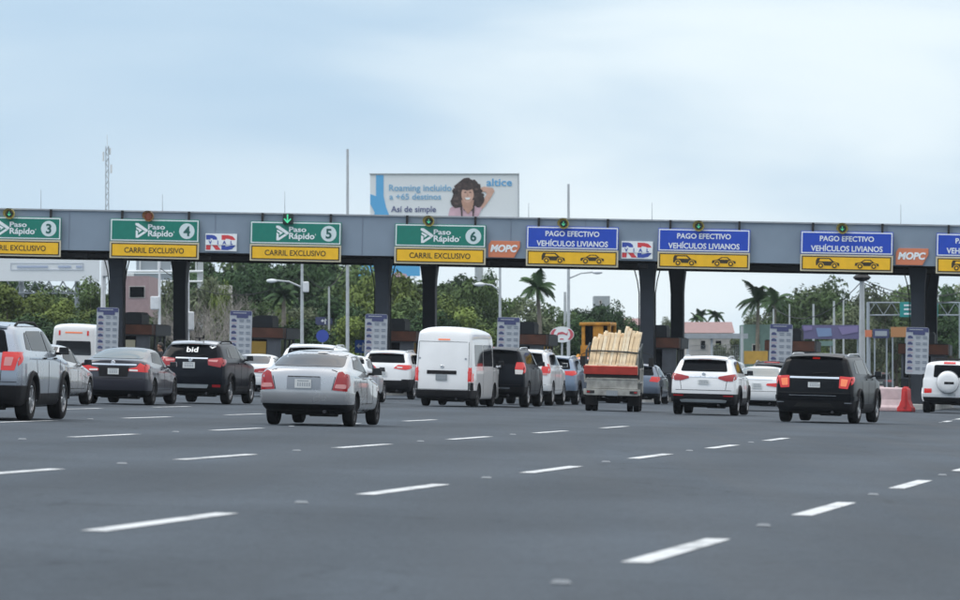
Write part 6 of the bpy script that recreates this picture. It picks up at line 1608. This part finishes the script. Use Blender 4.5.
# leafless grey bushes
def bare_bush(px, k, top, width, label, seed):
    g = foot(px, k); H = at(px, top, k).z - g.z; rn = random.Random(seed); R_ = width / k / 2
    r = empty('bare_bush', g, label=label, cat='bush', group='leafless bushes behind lane 4'); mb = MB()
    def grow(p, d, L_, rad_, lev):
        q = p + d * L_; m = p.lerp(q, .5) + Vector((rn.uniform(-.1, .1), rn.uniform(-.1, .1), 0)) * L_
        mb.tube([p, m, q], [rad_, rad_ * .8, rad_ * .6], 4, caps=False)
        if lev > 0:
            for i in range(3 if lev > 1 else 4):
                nd = (d + Vector((rn.uniform(-1, 1), rn.uniform(-1, 1), rn.uniform(-.35, .75))) * .8).normalized(); grow(m if i == 0 else q, nd, L_ * rn.uniform(.6, .85), rad_ * .55, lev - 1)
    for i in range(6):
        a = 2 * math.pi * i / 6; grow(Vector((math.cos(a) * R_ * .35, math.sin(a) * .5, 0)), Vector((math.cos(a) * .45, math.sin(a) * .3, 1)).normalized(), H * .34, .055, 4)
    mb.build('branches', M['twig'], r); return r
bare_bush(205, 18.2, 282, 46, 'grey leafless bush right of the second dark column', 1)
bare_bush(228, 18.6, 296, 40, 'grey leafless bush left of the second price board', 2)
bare_bush(176, 18.8, 304, 34, 'grey leafless bush left of the second dark column', 3)

# far undergrowth that closes the view below the crowns
def thicket():
    rn = random.Random(77); v = []; f = []
    for i in range(26000):
        x = rn.uniform(-70, 70); D = rn.uniform(400, 440); top = 4.2 + 1.6 * math.sin(x * .22) + 1.2 * math.sin(x * .61 + 2)
        if -8 < x - 0 < 24: top *= .72
        z = gz(x) + top * rn.random() ** .8; p = Vector((x, D, z)); q = rn.uniform(.3, .75)
        a = Vector((rn.gauss(0, 1), rn.gauss(0, 1), rn.gauss(0, 1))).normalized(); b = a.orthogonal().normalized(); i0 = len(v)
        v += [p + a * q, p + b * q * .5, p - a * q, p - b * q * .5]; f.append((i0, i0 + 1, i0 + 2, i0 + 3))
    me = bpy.data.meshes.new('undergrowth'); me.from_pydata(v, [], f); me.materials.append(M['leaf_d']); o = bpy.data.objects.new('undergrowth', me); COL.objects.link(o); return o
tag(thicket(), 'dense low undergrowth running behind all the trees', 'undergrowth', kind='stuff')

# ------------------------------------------------------------ people
def person(px, k, label, face, shirt, trousers, seed=0):
    g = foot(px, k); r = empty('person', g, (0, 0, face), label=label, cat='person')
    V = [(0, 0, .96), (0, .01, 1.10), (0, .015, 1.26), (0, .02, 1.40), (0, .01, 1.485), (0, -.01, 1.56), (0, -.02, 1.64), (0, -.005, 1.71),   # 0-7 pelvis .. crown
         (.09, 0, .92), (.10, -.01, .50), (.10, .02, .09), (.11, -.13, .035), (-.09, 0, .92), (-.10, -.02, .50), (-.11, .02, .09), (-.12, -.13, .035),  # legs
         (.17, .02, 1.40), (.22, .04, 1.13), (.21, -.05, .90), (.205, -.07, .83), (-.17, .02, 1.40), (-.22, .03, 1.13), (-.20, -.12, .93), (-.195, -.15, .87),  # arms
         (0, -.105, 1.60), (0, -.085, 1.55)]                                                                                             # nose, chin
    E_ = [(0, 1), (1, 2), (2, 3), (3, 4), (4, 5), (5, 6), (6, 7), (0, 8), (8, 9), (9, 10), (10, 11), (0, 12), (12, 13), (13, 14), (14, 15), (3, 16), (16, 17), (17, 18), (18, 19), (3, 20), (20, 21), (21, 22), (22, 23), (6, 24), (5, 25)]
    R_ = [.135, .125, .145, .12, .055, .075, .088, .06, .085, .058, .042, .036, .085, .058, .042, .036, .062, .042, .030, .032, .062, .042, .030, .032, .016, .03]
    for h, s in ((19, 1), (23, -1)):                     # five fingers a hand
        hx, hy, hz = V[h]
        for q in range(4):
            o = -.028 + .018 * q; i0 = len(V); ln = (.040, .046, .043, .034)[q]
            V += [(hx + .003 * s, hy + o - .01, hz - .045), (hx - .010 * s, hy + o - .02, hz - .045 - ln), (hx - .022 * s, hy + o - .026, hz - .045 - ln * 1.7)]; R_ += [.0095, .0085, .007]; E_ += [(h, i0), (i0, i0 + 1), (i0 + 1, i0 + 2)]
        i0 = len(V); V += [(hx - .02 * s, hy - .045, hz - .015), (hx - .03 * s, hy - .065, hz - .05)]; R_ += [.011, .008]; E_ += [(h, i0), (i0, i0 + 1)]
    me = bpy.data.meshes.new('body'); me.from_pydata([Vector(v) for v in V], E_, []); o = bpy.data.objects.new('tmp', me); COL.objects.link(o)
    md = o.modifiers.new('k', 'SKIN'); md.use_smooth_shade = True
    for i, sv in enumerate(me.skin_vertices[0].data): sv.radius = (R_[i], R_[i] * (.72 if i in (0, 1, 2, 3) else 1)); sv.use_root = i == 0
    o.modifiers.new('s', 'SUBSURF').levels = 2
    m2 = evaluated_mesh(o); bpy.data.objects.remove(o); m2.materials.clear()
    for m_ in (M['skin'], shirt, trousers, M['dark']): m2.materials.append(m_)
    for p in m2.polygons:
        c = p.center; armlow = abs(c.x) > .165 and c.z < 1.18
        p.material_index = 3 if c.z < .075 else 0 if (c.z > 1.455 or armlow and c.z > .7) else 1 if c.z > .95 else 2
        p.use_smooth = True
    b = bpy.data.objects.new('body', m2); COL.objects.link(b); b.parent = r
    mb = MB(); mb.lathe([(.0005, 1.765), (.06, 1.755), (.10, 1.71), (.112, 1.65), (.10, 1.58), (.06, 1.54)], 18, 0, 'Z', (0, .018, 0))
    mb.v = [Vector((p.x * .86, p.y if p.z > 1.69 or p.y > -.02 else -.02 + (p.y + .02) * .2, p.z)) for p in mb.v]
    mb.build('hair', M['hair'], r, smooth=60)
    for s in (-1, 1):
        mb = MB(); mb.lathe([(.0005, -.012), (.012, -.008), (.013, 0)], 8, 0, 'Y', (s * .034, -.093, 1.645)); mb.build('eye', M['hair'], r)
        mb = MB(); mb.lathe([(.0005, -.006), (.028, 0), (.0005, .012)], 8, 0, 'X', (s * .092, .0, 1.62)); mb.build('ear', M['skin'], r)
    mb = MB(); mb.box((0, -.095, 1.568), (.045, .01, .010)); mb.build('mouth', M['cloth_red'], r, bevel=.003)
    return r
person(160, 29.5, 'person with black hair and dark clothes standing left of the black compact SUV', rad(-70), M['cloth_dark'], M['cloth_blue'])
person(553, 29, 'person in dark clothes standing between the SUVs left of the lumber truck', rad(30), M['cloth_dark'], M['cloth_dark'], 2)

# ------------------------------------------------------------ thin air haze over the whole place
def haze(d):
    mb = MB(); mb.box((0, 402, 10), (830, 1030, 46)); m = bpy.data.materials.new('haze'); m.use_nodes = True; nt = m.node_tree; nt.nodes.clear()
    o = nt.nodes.new('ShaderNodeOutputMaterial'); v = nt.nodes.new('ShaderNodeVolumePrincipled'); v.inputs['Density'].default_value = d; v.inputs['Color'].default_value = (.82, .91, 1, 1); v.inputs['Anisotropy'].default_value = .2
    nt.links.new(v.outputs[0], o.inputs['Volume']); tag(mb.build('haze', m), kind='stuff')
haze(.00009)
